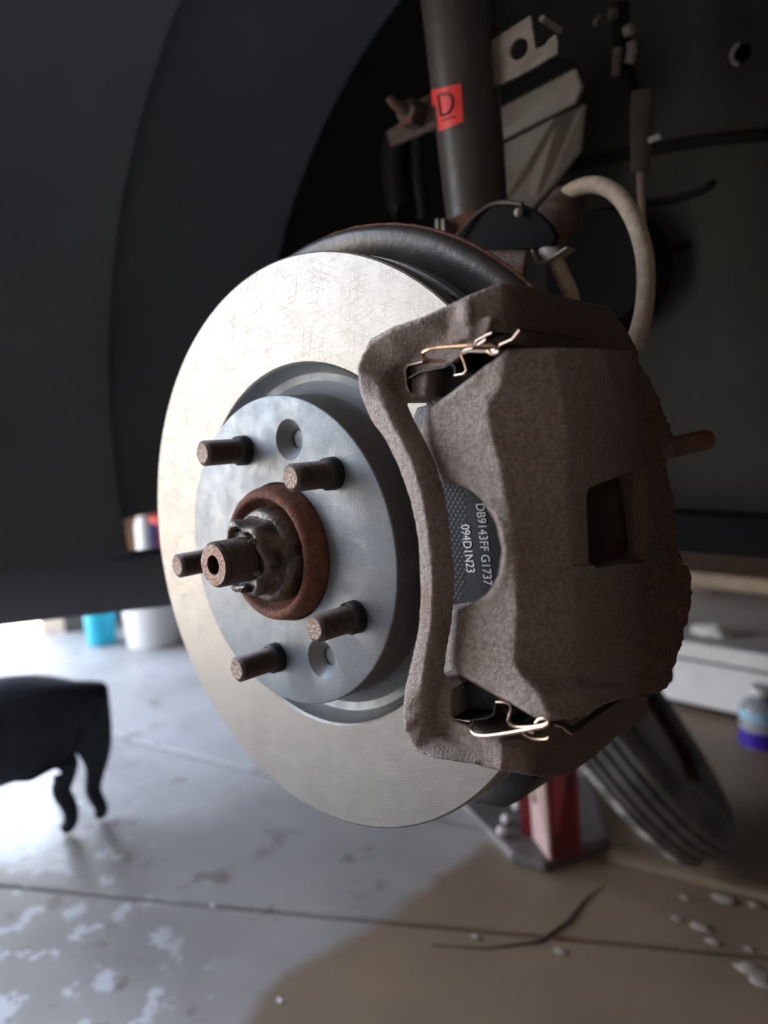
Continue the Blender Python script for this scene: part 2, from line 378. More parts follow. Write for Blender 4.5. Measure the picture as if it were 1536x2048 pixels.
# fender skin with wheel arch (mostly outside the frame)
def arch(R, y, cz=.52, a0=-30, a1=210, n=28): return [Vector((R*math.cos(math.radians(a0+(a1-a0)*k/n)), y, cz+R*math.sin(math.radians(a0+(a1-a0)*k/n)))) for k in range(n+1)]
bm = BM(); top = arch(.42, -.075, a0=-14, a1=194, n=40)
def to_rect(v):
    dx, dz = v.x, v.z-.52; k = min([((1.3 if dx > 0 else -.9)/dx) if abs(dx) > 1e-6 else 99, ((.50 if dz > 0 else -.12)/dz) if abs(dz) > 1e-6 else 99]); return Vector((dx*max(k, 1), -.075, .52+dz*max(k, 1)))
outer = [to_rect(v) for v in top]
loft(bm, [[a, b, b+Vector((0, .004, 0)), a+Vector((0, .004, 0))] for a, b in zip(top, outer)]); obj('fender', bm, M['body'], car)
bm = BM(); box(bm, (-.95, -.075, 1.02), (1.6, 1.6, 1.04)); obj('hood', bm, M['body'], car)
bm = BM(); box(bm, (-.95, -.075, .40), (-.90, 1.6, 1.02)); obj('front_panel', bm, M['body'], car)
# arch liner: curved sheet, with the lower inboard corner cut away
bm = BM(); rings = []
for k in range(33):
    a = math.radians(196-150*k/32); R = .43; x, z = R*math.cos(a), .52+R*math.sin(a)
    prof = [(-.07, 0), (.02, .004), (.08, .006), (.10, .0), (.138, -.004), (.145, .012), (.16, .015), (.22, .012), (.30, .0), (.38, -.01)]
    if z < .47: prof = prof[:5]+[(.145+.0*i, .012) for i in range(5)]
    r = [Vector((x + math.cos(a)*d, yy, z + math.sin(a)*d)) for yy, d in prof]
    rings.append(r + [p + Vector((math.cos(a), 0, math.sin(a)))*.003 for p in r[::-1]])
loft(bm, rings); obj('wheel_arch_liner', bm, M['liner'], car)
# undertray edge below the liner
bm = BM(); pts = [Vector((-.50, -.03, .335)), Vector((-.476, .033, .340)), Vector((-.403, .175, .340)), Vector((-.36, .262, .341)), Vector((-.30, .40, .345))]
loft(bm, [[p, p+Vector((-.03, .01, .002)), p+Vector((-.034, .01, .045)), p+Vector((-.018, .006, .062)), p+Vector((-.002, 0, .056)), p+Vector((.004, 0, .03))] for p in pts])
obj('bumper_lower_edge', bm, M['liner'], car, mods=bev(.006, 3), angle=50)
# inner wheel house panel with pressed ribs and holes
Y = .37
bm = BM()
def rect_pts(pxs, Y): return [at(x, y, Y) for x, y in pxs]
hole = circ(at(1484, 106, Y), .0065, 20)
out = [Vector((-.42, Y, .440)), Vector((.62, Y, .440)), Vector((.62, Y, 1.02)), Vector((-.42, Y, 1.02))]
plate_holes(bm, out, [hole], (0, .003, 0)); obj('wheelhouse_panel', bm, M['apron'], car, smooth=False)
bm = BM(); rr_ = circ(at(1484, 106, Y-.001), .0072, 24); pts = [rr_[k % 24] for k in range(7, 18)]; tube(bm, pts, .0017, 8); obj('hole_highlight', bm, M['brightmet'], car, label='crescent highlight modelled along a panel hole edge')  # bright arc on one side only makes the hole edge's highlight
bm = BM(); box(bm, (-.42, Y+.03, .46), (.62, Y+.05, 1.02)); box(bm, (-.42, Y+.04, .46), (.62, 1.5, .50)); obj('engine_bay_floor', bm, M['aprondark'], car, smooth=False)
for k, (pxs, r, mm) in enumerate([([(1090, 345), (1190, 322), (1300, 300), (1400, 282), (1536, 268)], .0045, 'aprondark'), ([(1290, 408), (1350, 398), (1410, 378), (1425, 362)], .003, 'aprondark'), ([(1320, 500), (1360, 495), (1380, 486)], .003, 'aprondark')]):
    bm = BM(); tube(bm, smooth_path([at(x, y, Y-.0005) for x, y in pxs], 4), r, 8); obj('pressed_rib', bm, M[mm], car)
# frame rail under the panel
bm = BM(); a, b = at(1330, 1062, .34), at(1560, 1062, .34); d = (b-a).normalized()
box(bm, (-.42, .31, .418), (.62, .345, .446)); obj('frame_rail', bm, M['aprondark'], car, mods=bev(.004))
# strut tower side: folded pale panels that catch the door light
def fold(pxa, ya, pxb, yb, m, nm, th=.004):
    bm = BM(); A = [at(x, y, Yk) for (x, y), Yk in zip(pxa, ya)]; n_ = (A[1]-A[0]).cross(A[-1]-A[0]).normalized()
    prism(bm, A, n_*th if n_.y > 0 else -n_*th); return obj(nm, bm, M[m], car, smooth=False, mods=bev(.0015, 2))
fold([(985, 222), (1150, 135), (1165, 172), (1150, 205), (985, 288)], [.31, .31, .315, .315, .31], 0, 0, 'rail', 'tower_panel')
fold([(985, 298), (1110, 235), (1170, 205), (1160, 300), (1105, 370), (1060, 418), (985, 440)], [.315, .315, .33, .335, .325, .315, .31], 0, 0, 'rail', 'tower_panel')
fold([(985, 165), (1110, 115), (1150, 125), (985, 215)], [.30, .30, .305, .305], 0, 0, 'aprondark', 'tower_panel')
bm = BM(); box(bm, (-.40, .33, .66), (-.13, .365, .98)); obj('strut_tower', bm, M['aprondark'], car, smooth=False)
# black disc standing in for the shade inside the hose loop
bm = BM(); lathe(bm, [(.001, 0), (.045, 0), (.05, .012), (.05, .03), (.001, .03)], at(1190, 540, .34), 'y', 32, closed=False); obj('shade_disc', bm, M['aprondark'], car)

# ------------------------------------------------------------------ strut
P0, P1 = at(955, 440, .20), at(911, -40, .20)
strut = empty('suspension_strut', at(957, 560, .2), 'thick black strut tube with a red square sticker behind the disc', 'strut')
ax_ = (P1-P0).normalized()
bm = BM(); tube(bm, [P0-ax_*.05, P0, P0.lerp(P1, .5), P1, P1+ax_*.15], [.0208, .0208, .0225, .0242, .026], 48); st = obj('tube', bm, M['strut'], strut, angle=60)
sd = R0 if False else None
def on_strut(px, py, lift=.0004):
    """closest hit of the sight ray with the strut cylinder"""
    d = ray(px, py).normalized(); o_ = CAM; c = d.cross(ax_); w_ = o_-P0
    best = None
    for i in range(4000):
        t = .38+.0001*i*.6; p = o_+d*t; h = (p-P0).dot(ax_); q = (p-P0-ax_*h); L_ = (P1-P0).length
        r = .0208+(.0242-.0208)*max(0, min(1, h/L_))+lift
        if q.length <= r: return p
    return None
def strut_patch(nm, corners, n, m, par, lift):
    tl, tr_, br, bl = [Vector((*c, 0)) for c in corners]; bm = BM(); g_ = {}
    for i in range(n+1):
        for j in range(n+1):
            u, v = i/n, j/n; q = tl.lerp(tr_, u).lerp(bl.lerp(br, u), v); p = on_strut(q.x, q.y, lift)
            if p: g_[i, j] = bm.verts.new(p)
    for i in range(n):
        for j in range(n):
            ks = [(i, j), (i+1, j), (i+1, j+1), (i, j+1)]
            if all(k in g_ for k in ks): bm.faces.new([g_[k] for k in ks])
    return obj(nm, bm, m, par)
stk = strut_patch('sticker', [(862, 181), (922, 166), (927, 243), (870, 266)], 8, M['red_sticker'], strut, .0004)
stk['label'] = 'red square sticker with a dark letter D'
def px_ribbon_on_strut(pts, w_, nm):
    bm = BM()
    L_ = [on_strut(x, y, .0008) for x, y in pts]; tube(bm, [p for p in L_ if p], w_, 6); return obj(nm, bm, M['ink'], stk)
dp = [(881, 231), (879, 215), (876, 192), (886, 188), (896, 189), (903, 198), (904, 211), (898, 224), (890, 229), (881, 231)]
px_ribbon_on_strut([Vector(p) for p in smooth_path([(x, y, 0) for x, y in dp], 3)] and [(q.x, q.y) for q in smooth_path([(x, y, 0) for x, y in dp], 3)], .0008, 'letter')
for k in range(6): px_ribbon_on_strut([(884+5*k, 241-1.5*k), (886+5*k, 240.5-1.5*k)], .0005, 'print_mark')
# weld collar + knuckle clamp under the tube
bm = BM(); lathe(bm, [(.0215, -.004), (.0235, 0), (.0215, .006)], (0, 0, 0), 'z', 40, closed=False)
rot = ax_.to_track_quat('Z', 'Y').to_matrix(); bmesh.ops.transform(bm, matrix=Matrix.Translation(P0-ax_*.006) @ rot.to_4x4(), verts=bm.verts); obj('weld_collar', bm, M['rust'], strut)

# bracket plate with a round hole and a hooked end
bp = empty('hose_bracket', at(1000, 160, .20), 'dusty steel plate with one round hole and hooked end, right of strut', 'bracket')
bm = BM(); Yb = .20
o_ = [(975, 84), (1062, 28), (1066, 60), (1072, 96), (1088, 90), (1096, 78), (1112, 66), (1117, 84), (1115, 106), (1060, 140), (1006, 167), (975, 178)]
plate_holes(bm, [at(x, y, Yb) for x, y in o_], [circ(at(1038, 97, Yb), .0062, 24)], (0, .003, 0)); obj('plate', bm, M['bracket'], bp, smooth=False, mods=bev(.0006, 1))
bm = BM(); lathe(bm, [(.001, -.002), (.002, -.002), (.002, .02), (.001, .02)], at(1087, 40, .21), 'y', 16, closed=False); obj('rivet', bm, M['brightmet'], bp)

# rusty ear on the left of the strut, with nut
ear = empty('link_bracket', at(820, 290, .2), 'rusty welded ear with a nut, left of the strut tube', 'bracket')
bm = BM(); prism(bm, [at(x, y, .20) for x, y in ((772, 262), (800, 245), (835, 200), (880, 178), (880, 252), (840, 268), (780, 293))], (0, .004, 0)); obj('ear_plate', bm, M['castrust'], ear, smooth=False, mods=bev(.0008))
nc = at(822, 228, .193); bm = BM(); lathe(bm, [(.001, -.006), (.0085, -.006), (.0095, -.004), (.0095, .006), (.001, .006)], nc, 'y', 6, closed=False); obj('nut', bm, M['castrust'], ear, smooth=False)
bm = BM(); tube(bm, [nc+Vector((0, -.004, 0)), nc+Vector((-.003, -.012, .004)), nc+Vector((-.006, -.016, .009))], [.0040, .0036, .0030], 12); obj('bolt_stub', bm, M['castrust'], ear)
# stabiliser link hanging behind
ln = empty('stabiliser_link', at(815, 420, .26), 'dark slim rod hanging behind the strut and disc shield', 'rod')
bm = BM(); tube(bm, [at(835, 250, .26), at(838, 350, .26), at(850, 440, .26)], .006, 12); obj('rod', bm, M['black'], ln)
bm = BM(); tube(bm, smooth_path([at(795, 270, .26), at(790, 330, .26), at(800, 400, .26), at(815, 420, .26)], 4), [.012+.0*i for i in range(13)], 14); obj('bush_housing', bm, M['black'], ln)

# ------------------------------------------------------------------ hub
hub = empty('wheel_hub', HV(0, 0, 0), 'rusty wheel hub with studs and a greasy axle nut in the disc centre', 'wheel hub')
bm = BM(); lathe(bm, [(.0205, .002), (.0205, -.0015), (.0268, -.004), (.0275, -.0095), (.0285, -.0108), (.0305, -.0112), (.0325, -.0098), (.0338, -.006), (.0342, 0), (.0342, .008), (.069, .0085), (.069, .02), (.040, .024), (.036, .055), (.0205, .055)], HV(0, 0, 0), 'y', 96)
def rough_mods(st=.0005, sc=.004):
    def f(o):
        s = o.modifiers.new('s', 'SUBSURF'); s.levels = 2; s.render_levels = 2
        t = bpy.data.textures.new('r', 'CLOUDS'); t.noise_scale = sc; d = o.modifiers.new('d', 'DISPLACE'); d.texture = t; d.strength = st; d.texture_coords = 'LOCAL'
    return f
obj('flange', bm, M['rust'], hub, mods=rough_mods(.0004), label='orange rusty pilot ring and flange')
# axle nut, castellated cage, axle stub
bm = BM(); lathe(bm, [(.001, 0), (.0240, 0), (.0238, -.009), (.0225, -.0125), (.0195, -.0145), (.001, -.0145)], HV(0, 0, 0), 'y', 64, closed=False); obj('axle_nut', bm, M['grease'], hub, mods=rough_mods(.0005))
def lob(a, r, h):
    t = min(1, max(0, (-h-.012)/.008)); return r + (.0017*math.cos(6*a+.5) + .0006*math.cos(3*a))*t*(r/.017)
bm = BM(); lathe(bm, [(.001, -.010), (.0212, -.010), (.0202, -.0135), (.0182, -.0155), (.0178, -.019), (.0180, -.0225), (.0172, -.0245), (.0150, -.0252), (.0138, -.0240), (.0135, -.0215), (.001, -.0215)], HV(0, 0, 0), 'y', 96, closed=False, rmod=lob); obj('lock_cage', bm, M['grease'], hub, mods=rough_mods(.0009, .006))
for k in range(6):
    a = k*PI/3+.72; c = HV(.0147*math.cos(a), -.0255, .0147*math.sin(a)); bm = BM()
    if k == 3: continue
    bmesh.ops.create_icosphere(bm, subdivisions=2, radius=1)
    for v in bm.verts: v.co = Vector((v.co.x*.0016, v.co.y*.0036, v.co.z*.0016))+c
    obj('cage_tab', bm, M['grease'], hub)
bm = BM(); prof = [(.0046, -.030), (.0046, -.0402), (.0052, -.0408), (.0098, -.0410), (.0107, -.0400)]
for k in range(12): prof += [(.0109, -.0390+k*.0014), (.0104, -.0383+k*.0014)]
prof += [(.0108, -.020), (.0108, -.012), (.0046, -.012)]
lathe(bm, prof, HV(0, 0, 0), 'y', 64); obj('axle_stub', bm, M['stud'], hub, label='rusty threaded axle end with a centre hole')
bm = BM(); lathe(bm, [(.0047, -.0413), (.0097, -.0413), (.0100, -.0406), (.0047, -.0406)], HV(0, 0, 0), 'y', 48); obj('axle_end_face', bm, mat('axle_end', (.20, .15, .13), .5, .5, c2=(.16, .07, .05), sc=220, thr=(.4, .6), bump=.6, bsc=600), hub, label='scuffed reddish end face')
bm = BM(); lathe(bm, [(.0001, -.034), (.0050, -.034), (.0050, -.030), (.0001, -.030)], HV(0, 0, 0), 'y', 24, closed=False); obj('centre_drilling', bm, M['stud'], hub)
prof = [(.0001, -.0256), (.0050, -.0256), (.0057, -.0250)]
for k in range(12): prof += [(.0064, -.0245+k*.00158), (.0054, -.0237+k*.00158)]
prof += [(.0062, -.0052), (.0069, -.0046), (.0071, -.001), (.0071, .009), (.0001, .009)]
bm = BM(); lathe(bm, prof, HV(0, 0, 0), 'y', 32, closed=False)
first = None
for k in range(5):
    a = .78 + k*2*PI/5; p = Vector((.057*math.cos(a), 0, .057*math.sin(a)))
    if first is None:
        bmesh.ops.translate(bm, verts=bm.verts, vec=p); first = obj('wheel_stud', bm, M['stud'], hub, angle=28)
        bm = BM(); lathe(bm, [(.0001, -.0259), (.0046, -.0259), (.0052, -.0254), (.0001, -.0254)], HV(0, 0, 0)+p, 'y', 24, closed=False); e0 = obj('stud_end', bm, M['studend'], first); fp = p
        bm = BM(); lathe(bm, [(.0066, -.0052), (.0076, -.0044), (.0078, .001), (.0066, .001)], HV(0, 0, 0)+p, 'y', 32); e1_ = obj('shadow_collar', bm, M['black'], first)  # black ring stands for the shadow gap of the stud hole
    else:
        c = first.copy(); COL.objects.link(c); c.location = p-fp; 
        for q_ in (e0, e1_): e = q_.copy(); COL.objects.link(e); e.parent = c

# ------------------------------------------------------------------ rotor
rot_ = empty('brake_disc', HV(0, .02, 0), 'large shiny machined brake disc with a grey raised hat', 'brake disc')
bm = BM(); lathe(bm, [(.0347, .0075), (.0347, .0004), (.0352, 0), (.0768, 0), (.0775, .0003), (.0779, .0010), (.0779, .0145), (.0776, .018), (.0786, .0225), (.0812, .0265), (.0850, .0285), (.0890, .0275), (.0918, .0245), (.0930, .0200), (.0932, .0188), (.0932, .0260), (.070, .034), (.070, .0075)], HV(0, 0, 0), 'y', 160)
hat = obj('hat', bm, M['hat'], rot_)
cb = BM()
for k in range(5):
    a = .78 + k*2*PI/5; lathe(cb, [(.0001, -.01), (.0078, -.01), (.0078, .012), (.0001, .012)], HV(.057*math.cos(a), 0, .057*math.sin(a)), 'y', 32, closed=False)
for a in (79.4, -63.5):
    a = math.radians(a); lathe(cb, [(.0001, -.003), (.0118, -.003), (.0100, 0), (.0045, .0055), (.0045, .0066), (.0001, .0066)], HV(.057*math.cos(a), 0, .057*math.sin(a)), 'y', 40, closed=False)
boolcut(hat, cb); hat.data.materials.clear(); hat.data.materials.append(M['hat']); hat.data.materials.append(M['hatside'])
for p in hat.data.polygons:
    p.use_smooth = True; c = p.center; r = math.hypot(c.x, c.z); yy = c.y + .02
    if r > .0777 and r < .0800 and yy < .022: p.material_index = 1
hat.data.set_sharp_from_angle(angle=math.radians(30))
bm = BM()
lathe(bm, [(.0932, .0192), (.0945, .0181), (.1460, .0180), (.1468, .0186), (.1470, .0195), (.1470, .0262), (.0932, .0262)], HV(0, 0, 0), 'y', 256)
fr = obj('friction_ring', bm, M['disc'], rot_, label='bright ground friction face with fine crossing scratches')
bm = BM(); lathe(bm, [(.096, .0338), (.1470, .0338), (.1470, .0412), (.1462, .0418), (.096, .0418)], HV(0, 0, 0), 'y', 160); obj('friction_ring', bm, M['disc'], rot_)
bm = BM()
for k in range(40):
    a = 2*PI*k/40; box(bm, (.096, .026, -.0022), (.1455, .034, .0022), Matrix.Translation(HV(0, 0, 0)) @ Matrix.Rotation(a, 4, 'Y'))
v = obj('cooling_vanes', bm, M['hatside'], rot_, smooth=False); v['kind'] = 'stuff'
# splash shield
shd = empty('splash_shield', HV(0, .055, 0), 'dark dished splash shield behind the disc, rusty at its rolled edge', 'shield')
bm = BM(); rings = []
n_ = 96
prof = [(.045, .058), (.10, .060), (.142, .058), (.150, .050), (.1585, .048), (.1625, .050), (.1640, .056), (.1625, .062), (.156, .064), (.148, .064), (.10, .064), (.045, .062)]
for k in range(n_+1):
    a = math.radians(45 + 205*k/n_); rings.append([HV(r*math.cos(a), h, r*math.sin(a)) for r, h in prof])
loft(bm, rings); obj('shield_plate', bm, M['strut'], shd, mods=rough_mods(.0003, .01))
bm = BM(); tube(bm, [HV(.1636*math.cos(math.radians(45+55*k/40)), .0565, .1636*math.sin(math.radians(45+55*k/40))) for k in range(41)], [.0012+.0006*noise.noise(Vector((k*.7, 0, 0))) for k in range(41)], 8); obj('rusted_edge', bm, M['rust'], shd)

# ------------------------------------------------------------------ caliper bracket
cbk = empty('caliper_bracket', HV(.12, .03, -.09), 'rusty brown cast bracket whose curved bar crosses the disc face', 'caliper bracket')
bm = BM()
bar = [((985, 575), (968, 668), -.004), ((937, 586), (950, 684), -.008), ((900, 601), (915, 694), -.013), ((837, 631), (850, 712), -.019), ((775, 652), (803, 738), -.022), ((730, 677), (775, 752), -.022), ((706, 731), (764, 775), -.022), ((713, 786), (772, 806), -.022),
       ((736, 841), (788, 843), -.022), ((764, 877), (808, 880), -.022), ((791, 932), (830, 926), -.022), ((814, 996), (849, 992), -.022), ((827, 1050), (859, 1050), -.022), ((834, 1100), (865, 1100), -.022), ((837, 1178), (870, 1178), -.022),
       ((833, 1255), (866, 1255), -.022), ((818, 1323), (855, 1318), -.022), ((804, 1380), (849, 1372), -.022), ((799, 1424), (850, 1408), -.022), ((802, 1469), (856, 1440), -.022), ((823, 1506), (872, 1464), -.022), ((859, 1522), (900, 1478), -.021), ((905, 1528), (925, 1486), -.017), ((955, 1535), (965, 1490), -.012), ((1010, 1545), (1012, 1490), -.008), ((1085, 1557), (1080, 1480), -.004)]
rings = []
bar = bar[1:-2]
for ib, ((lx, ly), (rx, ry), y) in enumerate(bar):
    yb = min(0, y + {0: .004, 1: .008, 2: .012, 3: .012, 4: .009, 5: .004, len(bar)-1: .003, len(bar)-2: .007, len(bar)-3: .010, len(bar)-4: .010, len(bar)-5: .007, len(bar)-6: .003}.get(ib, 0))
    a, b = at(lx, ly, y), at(rx, ry, yb); t = .011
    c = (a+b)/2
    rings.append([a + (b-a)*.12 + Vector((0, 0, 0)), a + Vector((0, .0025, 0)), a + Vector((0, t, 0)), Vector((b.x, y+t+.002, b.z)) , b + Vector((0, .0025, 0)), b + (a-b)*.12])
join(bm, lambda q: loft(q, rings))
join(bm, lambda q: prism(q, [at(x, y, -.009) for x, y in ((745, 700), (800, 672), (880, 655), (985, 630), (975, 668), (905, 728), (856, 742), (851, 793), (797, 808), (768, 780))], (0, .023, 0)))
join(bm, lambda q: prism(q, [at(x, y, -.009) for x, y in ((838, 1375), (862, 1356), (912, 1352), (926, 1366), (900, 1384), (902, 1440), (1000, 1480), (1010, 1520), (870, 1500))], (0, .023, 0)))
# upper arm, over the disc rim to the inboard side
def arm(rows):
    rr = []
    for y, p in rows: rr.append([HV(x, y, z) for x, z in p])
    return rr
join(bm, lambda q: loft(q, arm([(-.0115, ((.1210, .1050), (.1290, .1075), (.1290, .0925), (.1190, .0895))), (-.003, ((.1205, .1085), (.1385, .1115), (.1385, .0900), (.1215, .0880))), (.012, ((.113, .1115), (.1395, .1118), (.1395, .089), (.1255, .0865))), (.028, ((.104, .115), (.1400, .1095), (.1400, .0888), (.1255, .0865))), (.050, ((.104, .115), (.1400, .1090), (.1400, .0880), (.124, .0860))), (.075, ((.100, .112), (.1400, .1080), (.1400, .0870), (.112, .082))), (.090, ((.098, .106), (.1400, .1010), (.1400, .0860), (.105, .08))), (.104, ((.100, .096), (.1400, .0900), (.1400, .0850), (.105, .078)))])))
join(bm, lambda q: loft(q, arm([(-.010, ((.127, -.0735), (.137, -.0725), (.138, -.0620), (.130, -.062))), (0, ((.126, -.0785), (.1425, -.0760), (.1425, -.0625), (.136, -.0615))), (.016, ((.125, -.0835), (.1405, -.0840), (.1405, -.0620), (.136, -.0635))), (.036, ((.122, -.092), (.1400, -.0905), (.1400, -.0640), (.136, -.0640))), (.056, ((.116, -.094), (.1400, -.0905), (.1400, -.0660), (.130, -.0620))), (.078, ((.105, -.094), (.1400, -.0885), (.1400, -.0690), (.115, -.0600))), (.098, ((.100, -.090), (.1400, -.0890), (.1400, -.0730), (.110, -.0600))), (.112, ((.100, -.088), (.1400, -.0895), (.1400, -.078), (.110, -.0650)))])))
# inboard yoke
join(bm, lambda q: loft(q, [[HV(x0, y0, z), HV(x1, y0, z), HV(x1, y0+.016, z), HV(x0, y0+.016, z)] for z, x0, x1, y0 in ((.100, .105, .138, .078), (.06, .075, .10, .078), (.02, .066, .088, .078), (-.03, .066, .088, .078), (-.06, .08, .10, .078), (-.085, .10, .138, .078))]))
obj('bracket_casting', bm, M['cast'], cbk, mods=cast_mods(.0010, 4, .0003, .0016), angle=None)
# dimple lug on the upper arm and front pin bosses
for pxy, y, r, nm in (((930, 628), -.0105, .0040, 'lug'),):
    c = at(*pxy, y); bm = BM(); bmesh.ops.create_icosphere(bm, subdivisions=3, radius=1)
    for v in bm.verts: v.co = Vector((v.co.x*r, v.co.y*r*.55, v.co.z*r*1.5)) + c
    obj(nm, bm, M['cast'], cbk)
# slide pin sticking out behind
pin = empty('slide_pin', HV(.135, .125, .045), 'dull threaded pin end sticking out right of the caliper', 'pin')
pc = at(1352, 893, .105); pe = at(1417, 878, .125)
bm = BM(); tube(bm, [pc-(pe-pc)*.8, pc, pe-(pe-pc)*.08, pe], [.0048, .0048, .0048, .0040], 20); obj('pin_shank', bm, M['castrust'], pin)

# ------------------------------------------------------------------ caliper body
cal = empty('brake_caliper', HV(.15, .05, -.07), 'brown rusty floating caliper with window over the black pad', 'brake caliper')
rows = [((948, 748), (952, 746), (1014, 697), (1262, 700)), ((900, 785), (906, 783), (1003, 768), (1296, 750)), ((855, 813), (864, 816), (977, 803), (1315, 786)), ((846, 835), (866, 848), (973, 823), (1328, 820)),
        ((832, 886), (873, 880), (984, 877), (1350, 884)), ((843, 925), (887, 925), (997, 922), (1336, 916)), ((857, 960), (903, 962), (1005, 964), (1338, 962)), ((930, 973), (937, 977), (1009, 982), (1345, 985)),
        ((962, 1000), (968, 1002), (1015, 1004), (1352, 1014)), ((990, 1046), (996, 1046), (1025, 1048), (1353, 1048)), ((1002, 1100), (1008, 1100), (1032, 1100), (1356, 1100)), ((995, 1150), (1001, 1150), (1035, 1150), (1382, 1148)),
        ((973, 1187), (979, 1186), (1035, 1188), (1384, 1187)), ((941, 1206), (948, 1204), (1035, 1206), (1380, 1208)), ((888, 1214), (930, 1220), (1034, 1222), (1378, 1225)), ((886, 1262), (928, 1270), (1031, 1272), (1370, 1265)),
        ((889, 1310), (921, 1322), (1028, 1323), (1357, 1315)), ((914, 1350), (922, 1350), (1042, 1351), (1347, 1345)), ((950, 1369), (957, 1369), (1078, 1387), (1347, 1364)), ((1033, 1415), (1038, 1416), (1096, 1424), (1322, 1384)), ((1069, 1436), (1073, 1437), (1110, 1445), (1272, 1392))]
bm = BM()
fing = []; brid = []
for (l, e, b_, t) in rows:
    L_ = at(*l, -.0035); E_ = at(*e, -.0115); B_ = at(*b_, -.0085); T_ = atx(*t, .157)
    fing.append([L_, E_, E_.lerp(B_, .5), B_, Vector((B_.x-.001, .0015, B_.z)), Vector((L_.x, .0015, L_.z))])
    zi = T_.z-HUB; zb = B_.z-HUB
    def xin(z): return math.sqrt(max(.1500**2-z*z, .01))
    m1 = B_.lerp(T_, .22); m1.x = max(B_.x+.004, .1530) ; m2 = B_.lerp(T_, .6); m2.x = .1572
    T2 = Vector((.150, T_.y+.003, T_.z))
    brid.append([B_, m1, m2, T_, T2, Vector((xin(zi*.9), T_.y-.002, T_.z*.97+HUB*.03)), Vector((xin(zb), .013, B_.z+(T_.z-B_.z)*.15)), Vector((B_.x-.012, .0015, B_.z))])
join(bm, lambda q: loft(q, fing))
join(bm, lambda q: loft(q, brid))
join(bm, lambda q: lathe(q, [(.001, .078), (.036, .078), (.036, .108), (.030, .116), (.001, .116)], HV(.110, 0, .005), 'y', 48, closed=False))
join(bm, lambda q: box(q, HV(.095, .076, -.066), HV(.146, .110, .050)))
cb_o = obj('caliper_body', bm, M['cast'], cal, mods=cast_mods(.0010, 5, .0003, .0016), angle=None)
# inspection opening: shallow recess and through hole
hc = atx(1228, 1045, .158)
cb = BM(); loft(cb, [[Vector((x, hc.y+dy*s, hc.z+dz*s)) for dy, dz in ((-.036, -.018), (.036, -.024), (.036, .023), (-.036, .017))] for x, s in ((.1525, .78), (.175, 1.3))]); boolcut(cb_o, cb, 'FAST')
cb = BM(); prism(cb, [Vector((.175, hc.y+dy, hc.z+dz)) for dy, dz in ((-.011, -.014), (-.008, -.018), (.024, -.019), (.028, -.015), (.028, .015), (.024, .018), (-.008, .016), (-.012, .012))], (-.034, 0, 0)); boolcut(cb_o, cb, 'FAST')
cb_o.data.materials.clear(); cb_o.data.materials.append(M['calcast'])
for p in cb_o.data.polygons: p.use_smooth = True
cb_o.data.set_sharp_from_angle(angle=math.radians(50))
# flaky corroded relief towards the inboard edge
nrm_ = [v.normal.copy() for v in cb_o.data.vertices]
for v, vn in zip(cb_o.data.vertices, nrm_):
    p = v.co + cb_o.parent.location; k = max(0, min(1, (p.y-.045)/.05))
    if k > 0: v.co += vn*(k*(.0013*noise.noise(p*160)+.0008*noise.noise(p*420)))
# ------------------------------------------------------------------ brake pads
pad = empty('brake_pad', HV(.12, .003, .0), 'black outer brake pad with white printed codes in caliper window', 'brake pad', 'brake pads')
out = [(905, 725), (945, 735), (985, 770), (1005, 900), (1018, 1100), (1018, 1250), (1005, 1390), (985, 1420), (900, 1420), (890, 1380), (915, 1353), (881, 1294), (886, 1250), (891, 1208), (889, 1118), (884, 1085), (874, 1030), (858, 966), (838, 915), (815, 865), (833, 815), (851, 811), (853, 742), (870, 728)]
bm = BM(); prism(bm, [at(x, y, .002) for x, y in out], (0, .0052, 0)); obj('backing_plate', bm, M['padtex'], pad, mods=bev(.0006, 2))
bm = BM(); prism(bm, [at(x, y, .0017) for x, y in ((860, 962), (890, 958), (930, 965), (1012, 985), (1035, 1050), (1040, 1150), (1035, 1230), (892, 1222), (892, 1208), (890, 1118), (885, 1085), (876, 1030))], (0, -.0004, 0)); obj('shim', bm, M['padplain'], pad, smooth=False)
bm = BM()
# raised scale pattern of the shim (small domed lozenges), joined: one stuff part
base_c = at(920, 1090, .0012)
U_ = (at(921, 960, .0012)-at(890, 960, .0012)).normalized(); 
cnt = 0
for i in range(-30, 30):
    for j in range(-14, 14):
        x = base_c.x + j*.00235 + (i % 2)*.001175; z = base_c.z + i*.00170
        p = Vector((x, .0012, z)); d = p-CAM; k = d.dot(Fv); px = 768+FPX*d.dot(Rv)/k; py = 1024-FPX*d.dot(Uv)/k
        lim = 945-(py-962)*.0 if py < 1010 else 940
        dd = math.hypot((px-905)/38, (py-1075)/150)
        left = 860+(py-962)*.22 if py < 1085 else 889
        if not (966 < py < 1203 and px > left+3 and (px < 908+28*math.sqrt(max(0, 1-((py-1080)/135)**2)))): continue
        c = bm.verts.new(p + Vector((0, -.00022, 0))); q = [bm.verts.new(p+Vector((dx, 0, dz))) for dx, dz in ((.0011, 0), (.0006, .0006), (0, .00085), (-.0006, .0006), (-.0011, 0), (-.0006, -.0006), (0, -.00085), (.0006, -.0006))]
        for a in range(8): bm.faces.new((c, q[a], q[(a+1) % 8]))
        cnt += 1
sc_ = obj('shim_scales', bm, M['padraised'], pad, smooth=False); sc_['kind'] = 'stuff'
